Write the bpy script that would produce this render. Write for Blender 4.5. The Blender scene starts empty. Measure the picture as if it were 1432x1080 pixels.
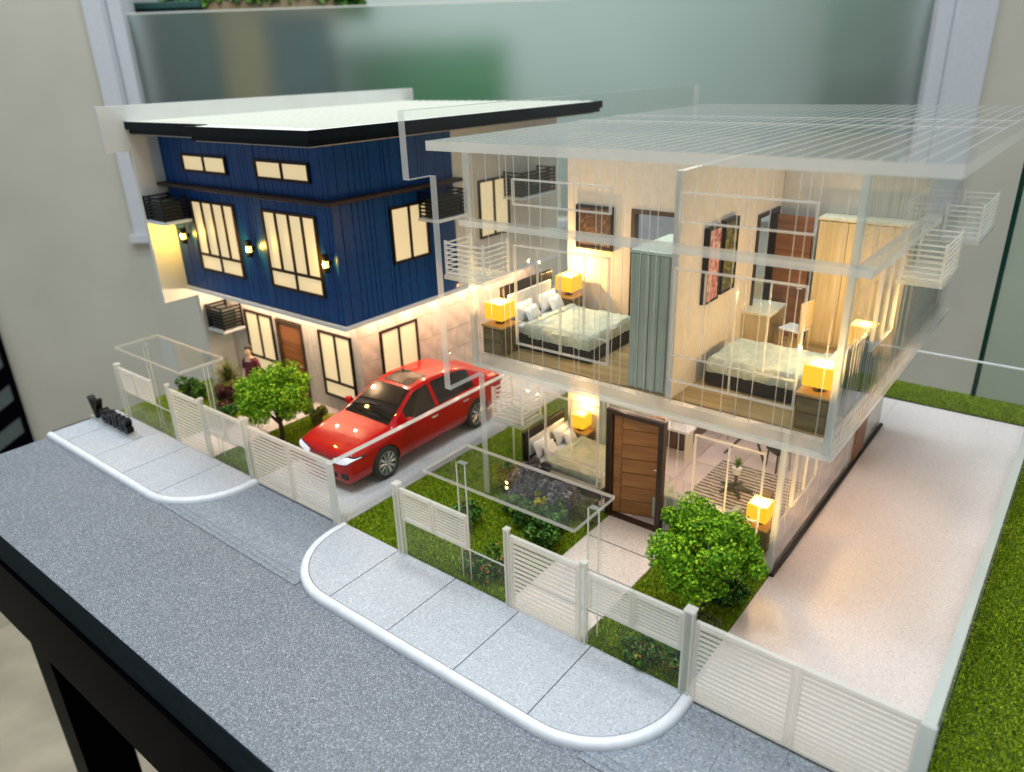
import bpy, bmesh, math, random
import numpy as np
from mathutils import Vector, Matrix, Euler
from mathutils.bvhtree import BVHTree

# ------------------------------------------------------------------ scale
# Everything is measured in "house metres"; the model stands at 1:25 on a table.
S = 0.04
sc = bpy.context.scene
C = sc.collection
random.seed(7)
RNG = np.random.default_rng(7)

# ------------------------------------------------------------------ camera
cam = bpy.data.cameras.new('camera')
cam.sensor_fit = 'HORIZONTAL'
cam.sensor_width = 36.0
cam.lens = 1045.67 / 1432 * 36.0
cam.clip_start = 0.01
cam.clip_end = 60
cam_o = bpy.data.objects.new('camera', cam)
C.objects.link(cam_o)
cam_o.location = Vector((8.66938, -9.69240, 8.07935)) * S
cam_o.rotation_euler = (1.165616, 0.0312487, 0.666304)
cam.dof.use_dof = True
cam.dof.focus_distance = 12.2 * S
cam.dof.aperture_fstop = 7.5
sc.camera = cam_o

# ------------------------------------------------------------------ world + room light
w = bpy.data.worlds.new('World')
sc.world = w
w.use_nodes = True
bg = w.node_tree.nodes['Background']
bg.inputs[0].default_value = (0.80, 0.86, 0.88, 1)
bg.inputs[1].default_value = 0.50

def area(name, loc, size, power, color, rot=(0, 0, 0), size_y=None, parent=None):
    l = bpy.data.lights.new(name, 'AREA')
    l.energy = power
    l.color = color
    l.size = size * S
    if size_y:
        l.shape = 'RECTANGLE'
        l.size_y = size_y * S
    o = bpy.data.objects.new(name, l)
    C.objects.link(o)
    o.location = Vector(loc) * S
    o.rotation_euler = rot
    if parent:
        o.parent = parent
    return o

def point(name, loc, power, color, radius=0.05, parent=None):
    l = bpy.data.lights.new(name, 'POINT')
    l.energy = power
    l.color = color
    l.shadow_soft_size = radius * S
    o = bpy.data.objects.new(name, l)
    C.objects.link(o)
    o.location = Vector(loc) * S
    if parent:
        o.parent = parent
    return o

# round downlights in the room's ceiling, 1.8 m above the table
for x_, y_, p_ in ((-14, -8, 6.5), (0, -12, 8.0), (13, -4, 5.5), (-10, 9, 7.0), (4, 8, 6.5)):
    d_ = area('ceiling_downlight', (x_, y_, 44), 6.5, p_, (0.92, 0.97, 1.0))
    d_.data.shape = 'DISK'

sc.view_settings.view_transform = 'Standard'
sc.view_settings.look = 'None'
sc.view_settings.exposure = 0.2
sc.view_settings.gamma = 1.0
sc.view_settings.use_curve_mapping = False
sc.cycles.transparent_max_bounces = 64
sc.cycles.max_bounces = 12
sc.cycles.transmission_bounces = 8
sc.cycles.glossy_bounces = 4
sc.cycles.caustics_reflective = False
sc.cycles.caustics_refractive = False
sc.cycles.use_denoising = True
sc.cycles.sample_clamp_indirect = 4.0

# ------------------------------------------------------------------ materials
def srgb(r, g, b):
    f = lambda c: c / 12.92 if c <= .04045 else ((c + .055) / 1.055) ** 2.4
    return (f(r / 255), f(g / 255), f(b / 255), 1)

def new_mat(name):
    m = bpy.data.materials.new(name)
    m.use_nodes = True
    nt = m.node_tree
    return m, nt, nt.nodes['Principled BSDF']

def coord(nt, sx=1, sy=1, sz=1):
    tc = nt.nodes.new('ShaderNodeTexCoord')
    mp = nt.nodes.new('ShaderNodeMapping')
    mp.inputs['Scale'].default_value = (sx / S, sy / S, sz / S)
    nt.links.new(tc.outputs['Object'], mp.inputs['Vector'])
    return mp.outputs['Vector']

def ramp(nt, fac, stops, interp='LINEAR'):
    r = nt.nodes.new('ShaderNodeValToRGB')
    r.color_ramp.interpolation = interp
    e = r.color_ramp.elements
    while len(e) < len(stops):
        e.new(0.5)
    for k, (p, c) in enumerate(stops):
        e[k].position = p
        e[k].color = c
    nt.links.new(fac, r.inputs['Fac'])
    return r.outputs['Color']

def bump(nt, bs, height, strength, dist=0.02):
    b = nt.nodes.new('ShaderNodeBump')
    b.inputs['Strength'].default_value = strength
    b.inputs['Distance'].default_value = dist * S
    nt.links.new(height, b.inputs['Height'])
    nt.links.new(b.outputs['Normal'], bs.inputs['Normal'])

def plain(name, col, rough=0.5, metal=0.0, coat=0.0, noise=0.08, nscale=6.0, spec=0.5, bumpy=0.0, bscale=40.0, ior=1.5):
    m, nt, bs = new_mat(name)
    bs.inputs['Roughness'].default_value = rough
    bs.inputs['Metallic'].default_value = metal
    bs.inputs['IOR'].default_value = ior
    bs.inputs['Coat Weight'].default_value = coat
    bs.inputs['Specular IOR Level'].default_value = spec
    if noise > 0:
        v = coord(nt)
        n = nt.nodes.new('ShaderNodeTexNoise')
        n.inputs['Scale'].default_value = nscale
        n.inputs['Detail'].default_value = 5
        nt.links.new(v, n.inputs['Vector'])
        c2 = tuple(max(0, c * (1 - noise * 2)) for c in col[:3]) + (1,)
        c3 = tuple(min(1, c * (1 + noise)) for c in col[:3]) + (1,)
        nt.links.new(ramp(nt, n.outputs['Fac'], [(0.3, c2), (0.7, c3)]), bs.inputs['Base Color'])
    else:
        bs.inputs['Base Color'].default_value = col
    if bumpy > 0:
        v = coord(nt)
        n2 = nt.nodes.new('ShaderNodeTexNoise')
        n2.inputs['Scale'].default_value = bscale
        n2.inputs['Detail'].default_value = 4
        nt.links.new(v, n2.inputs['Vector'])
        bump(nt, bs, n2.outputs['Fac'], bumpy)
    return m

def speckle(name, dark, mid, light, scale, rough=0.6, bs_str=0.25, tint=None):
    m, nt, bs = new_mat(name)
    v = coord(nt)
    vo = nt.nodes.new('ShaderNodeTexVoronoi')
    vo.inputs['Scale'].default_value = scale
    nt.links.new(v, vo.inputs['Vector'])
    sep = nt.nodes.new('ShaderNodeSeparateColor')
    nt.links.new(vo.outputs['Color'], sep.inputs['Color'])
    no = nt.nodes.new('ShaderNodeTexNoise')
    no.inputs['Scale'].default_value = scale * 0.8
    no.inputs['Detail'].default_value = 3
    nt.links.new(v, no.inputs['Vector'])
    mx = nt.nodes.new('ShaderNodeMath')
    mx.operation = 'MULTIPLY_ADD'
    nt.links.new(sep.outputs[0], mx.inputs[0])
    mx.inputs[1].default_value = 0.8
    sb = nt.nodes.new('ShaderNodeMath')
    sb.operation = 'MULTIPLY_ADD'
    nt.links.new(no.outputs['Fac'], sb.inputs[0])
    sb.inputs[1].default_value = 0.5
    sb.inputs[2].default_value = -0.15
    nt.links.new(sb.outputs[0], mx.inputs[2])
    col = ramp(nt, mx.outputs[0], [(0.08, dark), (0.26, mid), (0.72, mid), (0.95, light)])
    big = nt.nodes.new('ShaderNodeTexNoise')
    big.inputs['Scale'].default_value = 0.5
    big.inputs['Detail'].default_value = 4
    nt.links.new(v, big.inputs['Vector'])
    mix = nt.nodes.new('ShaderNodeMix')
    mix.data_type = 'RGBA'
    mix.blend_type = 'MULTIPLY'
    mix.inputs['Factor'].default_value = 0.35
    nt.links.new(col, mix.inputs['A'])
    nt.links.new(ramp(nt, big.outputs['Fac'], [(0.3, (.78, .78, .8, 1)), (0.7, (1, 1, 1, 1))]), mix.inputs['B'])
    nt.links.new(mix.outputs['Result'], bs.inputs['Base Color'])
    bs.inputs['Roughness'].default_value = rough
    bump(nt, bs, mx.outputs[0], bs_str, 0.01)
    return m

def wood(name, c1, c2, axis='z', scale=1.0, rough=0.45, stretch=14):
    m, nt, bs = new_mat(name)
    s = {'x': (1 / stretch * scale * 6, scale * 6, scale * 6), 'y': (scale * 6, scale * 6 / stretch, scale * 6), 'z': (scale * 6, scale * 6, scale * 6 / stretch)}[axis]
    v = coord(nt, *s)
    n = nt.nodes.new('ShaderNodeTexNoise')
    n.inputs['Scale'].default_value = 1.5
    n.inputs['Detail'].default_value = 6
    n.inputs['Distortion'].default_value = 0.6
    nt.links.new(v, n.inputs['Vector'])
    nt.links.new(ramp(nt, n.outputs['Fac'], [(0.32, c1), (0.68, c2)]), bs.inputs['Base Color'])
    bs.inputs['Roughness'].default_value = rough
    bump(nt, bs, n.outputs['Fac'], 0.12, 0.01)
    return m

def acrylic(name, haze, tint, rough=0.02, hazecol=(0.85, 0.88, 0.86, 1), refl=1.0):
    """thin clear sheet: straight-through transparency, fresnel reflection, a little milky haze"""
    m, nt, bs = new_mat(name)
    nt.nodes.remove(bs)
    out = nt.nodes['Material Output']
    tr = nt.nodes.new('ShaderNodeBsdfTransparent')
    tr.inputs[0].default_value = tint
    df = nt.nodes.new('ShaderNodeBsdfTranslucent')
    df.inputs[0].default_value = hazecol
    d2 = nt.nodes.new('ShaderNodeBsdfDiffuse')
    d2.inputs[0].default_value = hazecol
    mh = nt.nodes.new('ShaderNodeMixShader')
    mh.inputs[0].default_value = 0.55
    nt.links.new(df.outputs[0], mh.inputs[1])
    nt.links.new(d2.outputs[0], mh.inputs[2])
    m1 = nt.nodes.new('ShaderNodeMixShader')
    m1.inputs[0].default_value = haze
    nt.links.new(tr.outputs[0], m1.inputs[1])
    nt.links.new(mh.outputs[0], m1.inputs[2])
    gl = nt.nodes.new('ShaderNodeBsdfGlossy')
    gl.inputs['Roughness'].default_value = rough
    # Schlick reflectance, the same from both sides of the sheet
    fr = nt.nodes.new('ShaderNodeLayerWeight')
    fr.inputs['Blend'].default_value = 0.5
    pw = nt.nodes.new('ShaderNodeMath')
    pw.operation = 'POWER'
    nt.links.new(fr.outputs['Facing'], pw.inputs[0])
    pw.inputs[1].default_value = 5.0
    ml = nt.nodes.new('ShaderNodeMath')
    ml.operation = 'MULTIPLY_ADD'
    nt.links.new(pw.outputs[0], ml.inputs[0])
    ml.inputs[1].default_value = 0.9 * refl
    ml.inputs[2].default_value = 0.011 * refl
    m2 = nt.nodes.new('ShaderNodeMixShader')
    nt.links.new(ml.outputs[0], m2.inputs[0])
    nt.links.new(m1.outputs[0], m2.inputs[1])
    nt.links.new(gl.outputs[0], m2.inputs[2])
    nt.links.new(m2.outputs[0], out.inputs['Surface'])
    return m

def glow(name, col, strength, base=(0.8, 0.7, 0.5, 1)):
    m, nt, bs = new_mat(name)
    bs.inputs['Base Color'].default_value = base
    bs.inputs['Roughness'].default_value = 0.5
    bs.inputs['Emission Color'].default_value = col
    bs.inputs['Emission Strength'].default_value = strength
    return m

def foliage(name, c_dark, c_mid, c_light):
    m, nt, bs = new_mat(name)
    g = nt.nodes.new('ShaderNodeNewGeometry')
    nt.links.new(ramp(nt, g.outputs['Random Per Island'], [(0.0, c_dark), (0.5, c_mid), (1.0, c_light)]), bs.inputs['Base Color'])
    bs.inputs['Roughness'].default_value = 0.6
    bs.inputs['Specular IOR Level'].default_value = 0.25
    bs.inputs['Subsurface Weight'].default_value = 0.0
    return m

def lin(r, g, b):
    return (r, g, b, 1)

M = {}
M['road'] = speckle('road_granite', lin(.012, .015, .02), lin(.150, .173, .205), lin(.56, .60, .65), 84, 0.55)
M['apron'] = speckle('apron_granite', lin(.08, .09, .11), lin(.20, .235, .28), lin(.46, .49, .52), 62, 0.6)
M['slab'] = speckle('pavement_granite', lin(.26, .28, .31), lin(.42, .455, .505), lin(.64, .69, .73), 60, 0.6)
M['kerb'] = plain('kerb_white', lin(.68, .71, .75), 0.4, noise=0.04)
M['drive'] = speckle('drive_granite', lin(.46, .41, .40), lin(.66, .60, .59), lin(.82, .77, .76), 78, 0.6, 0.12)
M['drive_a'] = speckle('drive_concrete', lin(.35, .36, .36), lin(.52, .535, .54), lin(.66, .67, .68), 50, 0.55)
M['path'] = speckle('path_granite', lin(.42, .38, .35), lin(.66, .60, .56), lin(.82, .77, .73), 55, 0.6)
M['soil'] = plain('turf_mat', lin(.09, .15, .012), 0.9, noise=0.35, nscale=9, bumpy=0.8, bscale=22)
M['blade'] = foliage('turf_blades', lin(.09, .16, .004), lin(.24, .36, .010), lin(.46, .58, .025))
M['black'] = plain('table_black', lin(.002, .002, .003), 0.15, noise=0, ior=1.02)
M['dark_band'] = plain('table_band', lin(.012, .021, .029), 0.5, noise=0.1, ior=1.05)
M['floor_tile'] = plain('floor_beige', lin(.50, .44, .33), 0.35, noise=0.12, nscale=0.35)
M['grout'] = plain('floor_grout', lin(.40, .36, .29), 0.7, noise=0.05)
M['room_wall'] = plain('room_wall_paint', lin(.49, .475, .405), 0.75, noise=0.05, nscale=0.2)
M['jamb'] = plain('window_frame_white', lin(.52, .54, .58), 0.4, noise=0.03)
M['navy'] = plain('plank_navy', lin(.004, .05, .20), 0.32, noise=0.10, nscale=5, ior=1.27)
M['navy_core'] = plain('groove_navy', lin(.003, .009, .025), 0.7, noise=0)
M['cream'] = plain('house_cream', lin(.68, .65, .58), 0.6, noise=0.04)
M['trim'] = plain('trim_white', lin(.62, .67, .72), 0.45, noise=0.02)
M['roof'] = plain('roof_cream', lin(.76, .77, .70), 0.5, noise=0.03)
M['fascia'] = plain('fascia_black', lin(.004, .008, .012), 0.4, noise=0.1, ior=1.15)
M['soffit'] = plain('soffit', lin(.42, .37, .33), 0.6, noise=0.04)
M['ledge'] = plain('ledge_brown', lin(.04, .026, .022), 0.5, noise=0.1, spec=0.2)
M['frame'] = plain('frame_brown', lin(.020, .011, .007), 0.4, noise=0.1, spec=0.15)
M['pane_lit'] = glow('pane_lit', lin(1.0, .77, .41), 0.52, lin(.42, .38, .28))
M['stone'] = plain('stone_tile', lin(.64, .545, .485), 0.6, noise=0.12, nscale=3, bumpy=0.2, bscale=18)
M['stone_core'] = plain('stone_joint', lin(.33, .27, .23), 0.8, noise=0)
M['plank_pale'] = wood('pale_plank', lin(.50, .455, .41), lin(.66, .61, .56), 'z', 1.2)
M['door'] = wood('door_wood', lin(.16, .058, .018), lin(.30, .12, .038), 'x', 0.9, 0.4)
M['door_warm_lit'] = wood('door_wood_warm_lit', lin(.24, .095, .024), lin(.42, .185, .05), 'x', 0.9, 0.4)  # door wood with the warm light on it mixed into the colour
M['door_frame'] = plain('door_frame', lin(.040, .022, .012), 0.45, noise=0.1)
M['metal'] = plain('metal', lin(.75, .75, .76), 0.22, 1.0, noise=0)
M['cage'] = plain('cage_black', lin(.006, .006, .007), 0.45, noise=0, spec=0.15)
M['clear'] = acrylic('acrylic_clear', 0.005, (0.985, 0.99, 0.988, 1))
M['edge'] = acrylic('acrylic_edge', 0.5, (0.95, 0.97, 0.96, 1), 0.08, (0.93, 0.95, 0.94, 1))
M['engrave'] = acrylic('acrylic_engraved', 0.38, (0.98, 0.98, 0.97, 1), 0.2, (1.0, 0.98, 0.94, 1), 0.6)
M['faint'] = acrylic('acrylic_faint_line', 0.22, (0.98, 0.98, 0.98, 1), 0.2, (1, 1, .98, 1), 0.5)
M['roof_clear'] = acrylic('roof_clear', 0.13, (0.95, 0.97, 0.965, 1), 0.05, (0.86, 0.89, 0.88, 1))
M['milky'] = acrylic('acrylic_milky', 0.34, (0.95, 0.97, 0.96, 1), 0.06, (0.86, 0.89, 0.88, 1))
M['frost'] = acrylic('acrylic_frosted', 0.55, (0.97, 0.97, 0.96, 1), 0.2, (0.95, 0.94, 0.90, 1), 0.6)
M['louvre'] = acrylic('louvre_white', 0.78, (0.97, 0.97, 0.96, 1), 0.25, (0.98, 0.96, 0.92, 1), 0.8)
M['green_edge'] = acrylic('glass_edge_green', 0.85, (0.2, 0.5, 0.4, 1), 0.05, (0.010, 0.07, 0.05, 1))
M['tinted'] = acrylic('glass_tinted', 0.10, (0.86, 0.93, 0.89, 1), 0.02, (0.55, 0.66, 0.60, 1))
M['oak_floor'] = wood('floor_oak', lin(.26, .165, .065), lin(.42, .29, .13), 'x', 0.8, 0.4)
M['beige'] = plain('interior_beige', lin(.72, .645, .555), 0.7, noise=0.04)
M['grey_wall'] = plain('interior_grey', lin(.52, .50, .46), 0.7, noise=0.04)
M['bath'] = plain('bath_tile', lin(.55, .63, .70), 0.3, noise=0.06)
M['floor_pink'] = plain('tile_pink', lin(.64, .56, .55), 0.3, noise=0.10, nscale=0.9)
M['floor_joint'] = plain('tile_joint', lin(.35, .30, .29), 0.8, noise=0)
M['espresso'] = plain('espresso', lin(.012, .008, .007), 0.4, noise=0.1, spec=0.2)
M['duvet'] = plain('duvet_sage', lin(.50, .54, .43), 0.8, noise=0.10, nscale=9, bumpy=0.9, bscale=16)
M['linen'] = plain('linen', lin(.74, .76, .78), 0.8, noise=0.04, bumpy=0.2)
M['stand'] = wood('nightstand', lin(.13, .085, .025), lin(.24, .165, .06), 'x', 1.2)
M['stand_top_lamplit'] = wood('nightstand_top_lamplit', lin(.50, .27, .07), lin(.66, .40, .13), 'x', 1.2)  # orange glow of the lamp above is painted into this lighter top
M['sage'] = wood('sage_panel', lin(.33, .37, .28), lin(.50, .54, .43), 'z', 1.4, 0.5)
M['oak'] = wood('oak_pale', lin(.52, .40, .20), lin(.70, .57, .33), 'z', 1.2, 0.45)
M['oak_top'] = plain('oak_top', lin(.72, .68, .50), 0.35, noise=0.06)
M['shade'] = glow('lamp_shade', lin(1.0, .50, .012), 0.95, lin(.35, .2, .02))
M['shade_top'] = glow('lamp_shade_top', lin(1.0, .60, .06), 1.0, lin(.4, .3, .1))
M['bulb'] = glow('bulb', lin(1.0, .86, .50), 5.0)
M['charcoal'] = plain('charcoal_fabric', lin(.03, .031, .03), 0.85, noise=0.15)
M['dark_metal'] = plain('dark_metal', lin(.02, .02, .022), 0.35, noise=0)
M['red'] = plain('car_red', lin(.42, .001, .003), 0.30, 0.0, 0.7, noise=0, spec=0.08)
M['car_glass'] = plain('car_glass', lin(.012, .011, .010), 0.04, 0, 0.5, noise=0)
M['tyre'] = plain('tyre', lin(.012, .012, .013), 0.7, noise=0)
M['rim'] = plain('rim', lin(.72, .72, .72), 0.25, 0.9, noise=0)
M['headlamp'] = glow('headlamp', lin(.80, .87, 1.0), 0.35, lin(.8, .82, .88))
M['chrome'] = plain('chrome', lin(.85, .85, .86), 0.12, 1.0, noise=0)
M['letter'] = plain('letter_black', lin(.003, .003, .004), 0.3, noise=0, spec=0.15)
M['bark'] = plain('bark', lin(.07, .042, .026), 0.8, noise=0.25, nscale=8, bumpy=0.5)
M['leaf'] = foliage('leaf_tree', lin(.04, .17, .004), lin(.17, .42, .010), lin(.50, .70, .03))
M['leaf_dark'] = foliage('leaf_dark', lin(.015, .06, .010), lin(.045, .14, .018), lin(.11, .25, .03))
M['leaf_mid'] = foliage('leaf_mid', lin(.03, .09, .012), lin(.07, .18, .02), lin(.15, .28, .04))
M['leaf_purple'] = foliage('leaf_purple', lin(.06, .05, .06), lin(.17, .15, .16), lin(.33, .30, .31))
M['leaf_maroon'] = foliage('leaf_maroon', lin(.035, .010, .010), lin(.09, .028, .024), lin(.18, .07, .05))
M['leaf_palm'] = foliage('leaf_palm', lin(.05, .075, .012), lin(.13, .16, .03), lin(.24, .24, .06))
M['leaf_yellow'] = foliage('leaf_yellow', lin(.30, .30, .01), lin(.60, .55, .02), lin(.80, .72, .05))
M['leaf_olive'] = foliage('leaf_olive', lin(.06, .08, .015), lin(.14, .17, .03), lin(.26, .28, .06))
M['flower'] = foliage('flower_orange', lin(.45, .12, .03), lin(.62, .25, .05), lin(.75, .45, .15))
M['skin'] = plain('skin', lin(.62, .42, .28), 0.55, noise=0.03)
M['shirt'] = plain('shirt_maroon', lin(.10, .008, .022), 0.7, noise=0.1)
M['trouser'] = plain('trouser', lin(.06, .05, .05), 0.7, noise=0.1)
M['hair'] = plain('hair', lin(.012, .009, .008), 0.6, noise=0.1)
M['steel_grey'] = plain('stripe_grey', lin(.07, .095, .095), 0.5, noise=0.1)

# ------------------------------------------------------------------ mesh helpers
class MB:
    def __init__(s):
        s.v, s.f, s.m = [], [], []

    def quad(s, pts, mi=0):
        b = len(s.v)
        s.v += [tuple(p) for p in pts]
        s.f.append(tuple(range(b, b + len(pts))))
        s.m.append(mi)
        return s

    def box(s, x0, x1, y0, y1, z0, z1, mi=0, thin=None, mi_edge=1):
        b = len(s.v)
        s.v += [(x0, y0, z0), (x1, y0, z0), (x1, y1, z0), (x0, y1, z0), (x0, y0, z1), (x1, y0, z1), (x1, y1, z1), (x0, y1, z1)]
        fs = [((0, 3, 2, 1), 'z'), ((4, 5, 6, 7), 'z'), ((0, 1, 5, 4), 'y'), ((2, 3, 7, 6), 'y'), ((1, 2, 6, 5), 'x'), ((3, 0, 4, 7), 'x')]
        for q, a in fs:
            s.f.append(tuple(b + i for i in q))
            s.m.append(mi if (thin is None or thin == a) else mi_edge)
        return s

    def prism(s, poly, axis, t0, t1, mi=0, mi_edge=None):
        """poly = list of 2-D points (the other two axes in xyz order), extruded along axis"""
        if mi_edge is None:
            mi_edge = mi
        n = len(poly)
        def P(p, t):
            if axis == 'x': return (t, p[0], p[1])
            if axis == 'y': return (p[0], t, p[1])
            return (p[0], p[1], t)
        b = len(s.v)
        s.v += [P(p, t0) for p in poly] + [P(p, t1) for p in poly]
        s.f.append(tuple(range(b + n - 1, b - 1, -1))); s.m.append(mi)
        s.f.append(tuple(range(b + n, b + 2 * n))); s.m.append(mi)
        for i in range(n):
            j = (i + 1) % n
            s.f.append((b + i, b + j, b + n + j, b + n + i)); s.m.append(mi_edge)
        return s

    def tube(s, pts, radii, n=8, mi=0, cap=True):
        pts = [Vector(p) for p in pts]
        if not isinstance(radii, (list, tuple)):
            radii = [radii] * len(pts)
        rings = []
        up = Vector((0, 0, 1))
        for i, p in enumerate(pts):
            d = (pts[min(i + 1, len(pts) - 1)] - pts[max(i - 1, 0)])
            d = d.normalized() if d.length > 1e-9 else up
            a = d.cross(up)
            if a.length < 1e-3:
                a = d.cross(Vector((1, 0, 0)))
            a.normalize()
            bb = d.cross(a)
            base = len(s.v)
            for k in range(n):
                t = 2 * math.pi * k / n
                s.v.append(tuple(p + (a * math.cos(t) + bb * math.sin(t)) * radii[i]))
            rings.append(base)
        for i in range(len(rings) - 1):
            for k in range(n):
                k2 = (k + 1) % n
                s.f.append((rings[i] + k, rings[i] + k2, rings[i + 1] + k2, rings[i + 1] + k)); s.m.append(mi)
        if cap:
            s.f.append(tuple(rings[0] + k for k in reversed(range(n)))); s.m.append(mi)
            s.f.append(tuple(rings[-1] + k for k in range(n))); s.m.append(mi)
        return s

    def lathe(s, prof, axis=(0, 0, 1), origin=(0, 0, 0), n=24, mi=0):
        """prof = [(r, h)...] around an axis"""
        ax = Vector(axis).normalized()
        a = ax.cross(Vector((0, 0, 1)))
        if a.length < 1e-3:
            a = Vector((1, 0, 0))
        a.normalize()
        b2 = ax.cross(a)
        o = Vector(origin)
        rings = []
        for r, h in prof:
            base = len(s.v)
            for k in range(n):
                t = 2 * math.pi * k / n
                s.v.append(tuple(o + ax * h + (a * math.cos(t) + b2 * math.sin(t)) * r))
            rings.append(base)
        for i in range(len(rings) - 1):
            for k in range(n):
                k2 = (k + 1) % n
                s.f.append((rings[i] + k, rings[i] + k2, rings[i + 1] + k2, rings[i + 1] + k)); s.m.append(mi)
        s.f.append(tuple(rings[0] + k for k in reversed(range(n)))); s.m.append(mi)
        s.f.append(tuple(rings[-1] + k for k in range(n))); s.m.append(mi)
        return s

    def mesh(s, name, mats, smooth=False, bevel=0.0, segs=2):
        me = bpy.data.meshes.new(name)
        me.from_pydata([(x * S, y * S, z * S) for x, y, z in s.v], [], s.f)
        for m in mats:
            me.materials.append(m)
        me.polygons.foreach_set('material_index', s.m)
        bm = bmesh.new()
        bm.from_mesh(me)
        bmesh.ops.recalc_face_normals(bm, faces=bm.faces)
        if bevel > 0:
            for f in bm.faces:
                f.smooth = False
            rb_ = bmesh.ops.bevel(bm, geom=list(bm.edges), offset=bevel * S, segments=segs, affect='EDGES', profile=0.5, clamp_overlap=True)
            for f in rb_['faces']:
                f.smooth = True
        bm.to_mesh(me)
        bm.free()
        if smooth:
            me.polygons.foreach_set('use_smooth', [True] * len(me.polygons))
            try:
                me.set_sharp_from_angle(angle=math.radians(40))
            except Exception:
                pass
        me.update()
        return me

    def build(s, name, mats, parent=None, loc=(0, 0, 0), rz=0.0, **kw):
        if not isinstance(mats, (list, tuple)):
            mats = [mats]
        return link(name, s.mesh(name, mats, **kw), parent, loc, rz)

def link(name, me, parent=None, loc=(0, 0, 0), rz=0.0):
    o = bpy.data.objects.new(name, me)
    C.objects.link(o)
    o.location = Vector(loc) * S
    o.rotation_euler = (0, 0, rz)
    if parent:
        o.parent = parent
    return o

def tag(o, label=None, cat=None, group=None, kind=None):
    if label: o['label'] = label
    if cat: o['category'] = cat
    if group: o['group'] = group
    if kind: o['kind'] = kind
    return o

def thing(name, label, cat, loc=(0, 0, 0), rz=0.0, group=None):
    o = bpy.data.objects.new(name, None)
    C.objects.link(o)
    o.empty_display_size = 0.01
    o.location = Vector(loc) * S
    o.rotation_euler = (0, 0, rz)
    return tag(o, label, cat, group)

_cache = {}
def piece(name, mat, parent, x0, x1, y0, y1, z0, z1, bevel=0.0, thin=None, edge=None):
    """box part, mesh data shared between pieces of the same size and material"""
    d = (round(x1 - x0, 3), round(y1 - y0, 3), round(z1 - z0, 3))
    key = (d, mat.name, bevel, thin, edge.name if edge else None)
    if key not in _cache:
        b = MB().box(-d[0] / 2, d[0] / 2, -d[1] / 2, d[1] / 2, -d[2] / 2, d[2] / 2, thin=thin)
        _cache[key] = b.mesh(name, [mat, edge] if edge else [mat], bevel=bevel, segs=1 if bevel < .03 else 2)
    return link(name, _cache[key], parent, ((x0 + x1) / 2, (y0 + y1) / 2, (z0 + z1) / 2))

def sheet(name, parent, x0, x1, y0, y1, z0, z1, thin, mat='clear', edge='edge'):
    return piece(name, M[mat], parent, x0, x1, y0, y1, z0, z1, thin=thin, edge=M[edge])

def leaves(name, mat, parent, centers, normals, size, loc=(0, 0, 0), elong=1.6, fold=0.35, jitter=0.7):
    """a cloud of folded leaf quads, one mesh"""
    n = len(centers)
    c = np.asarray(centers, float)
    nn = np.asarray(normals, float) + RNG.normal(0, jitter, (n, 3))
    nn /= np.linalg.norm(nn, axis=1)[:, None] + 1e-9
    t = np.cross(nn, RNG.normal(0, 1, (n, 3)))
    t /= np.linalg.norm(t, axis=1)[:, None] + 1e-9
    b = np.cross(nn, t)
    s = size * RNG.uniform(0.6, 1.3, (n, 1))
    v = np.empty((n, 4, 3))
    v[:, 0] = c - t * s * elong / 2
    v[:, 1] = c + b * s / 2 + nn * s * fold
    v[:, 2] = c + t * s * elong / 2
    v[:, 3] = c - b * s / 2 + nn * s * fold
    me = bpy.data.meshes.new(name)
    vv = (v.reshape(-1, 3) * S)
    idx = np.arange(n * 4).reshape(n, 4)
    tri = np.concatenate([idx[:, [0, 1, 2]], idx[:, [0, 2, 3]]], axis=1).reshape(-1, 3)
    me.vertices.add(len(vv)); me.vertices.foreach_set('co', vv.ravel())
    me.loops.add(tri.size); me.loops.foreach_set('vertex_index', tri.ravel().astype(np.int32))
    me.polygons.add(len(tri))
    me.polygons.foreach_set('loop_start', np.arange(0, tri.size, 3, dtype=np.int32))
    me.polygons.foreach_set('loop_total', np.full(len(tri), 3, dtype=np.int32))
    me.materials.append(mat)
    me.update(calc_edges=True)
    me.validate()
    return link(name, me, parent, loc)

def blades(name, mat, rects, density, h, z=0.03, w=0.013):
    """short turf blades over rectangles, one mesh"""
    P = []
    for x0, x1, y0, y1 in rects:
        k = int((x1 - x0) * (y1 - y0) * density)
        P.append(np.stack([RNG.uniform(x0, x1, k), RNG.uniform(y0, y1, k), np.full(k, z)], 1))
    p = np.concatenate(P)
    n = len(p)
    a = RNG.uniform(0, 2 * np.pi, n)
    d = np.stack([np.cos(a), np.sin(a), np.zeros(n)], 1)
    hh = h * RNG.uniform(0.5, 1.2, (n, 1))
    tip = p + np.concatenate([RNG.normal(0, 0.45, (n, 2)) * hh, hh], 1)
    v = np.stack([p - d * w, p + d * w, tip], 1).reshape(-1, 3) * S
    me = bpy.data.meshes.new(name)
    me.vertices.add(len(v)); me.vertices.foreach_set('co', v.ravel())
    me.loops.add(n * 3); me.loops.foreach_set('vertex_index', np.arange(n * 3, dtype=np.int32))
    me.polygons.add(n)
    me.polygons.foreach_set('loop_start', np.arange(0, n * 3, 3, dtype=np.int32))
    me.polygons.foreach_set('loop_total', np.full(n, 3, dtype=np.int32))
    me.materials.append(mat)
    me.update(calc_edges=True)
    return link(name, me)

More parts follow.
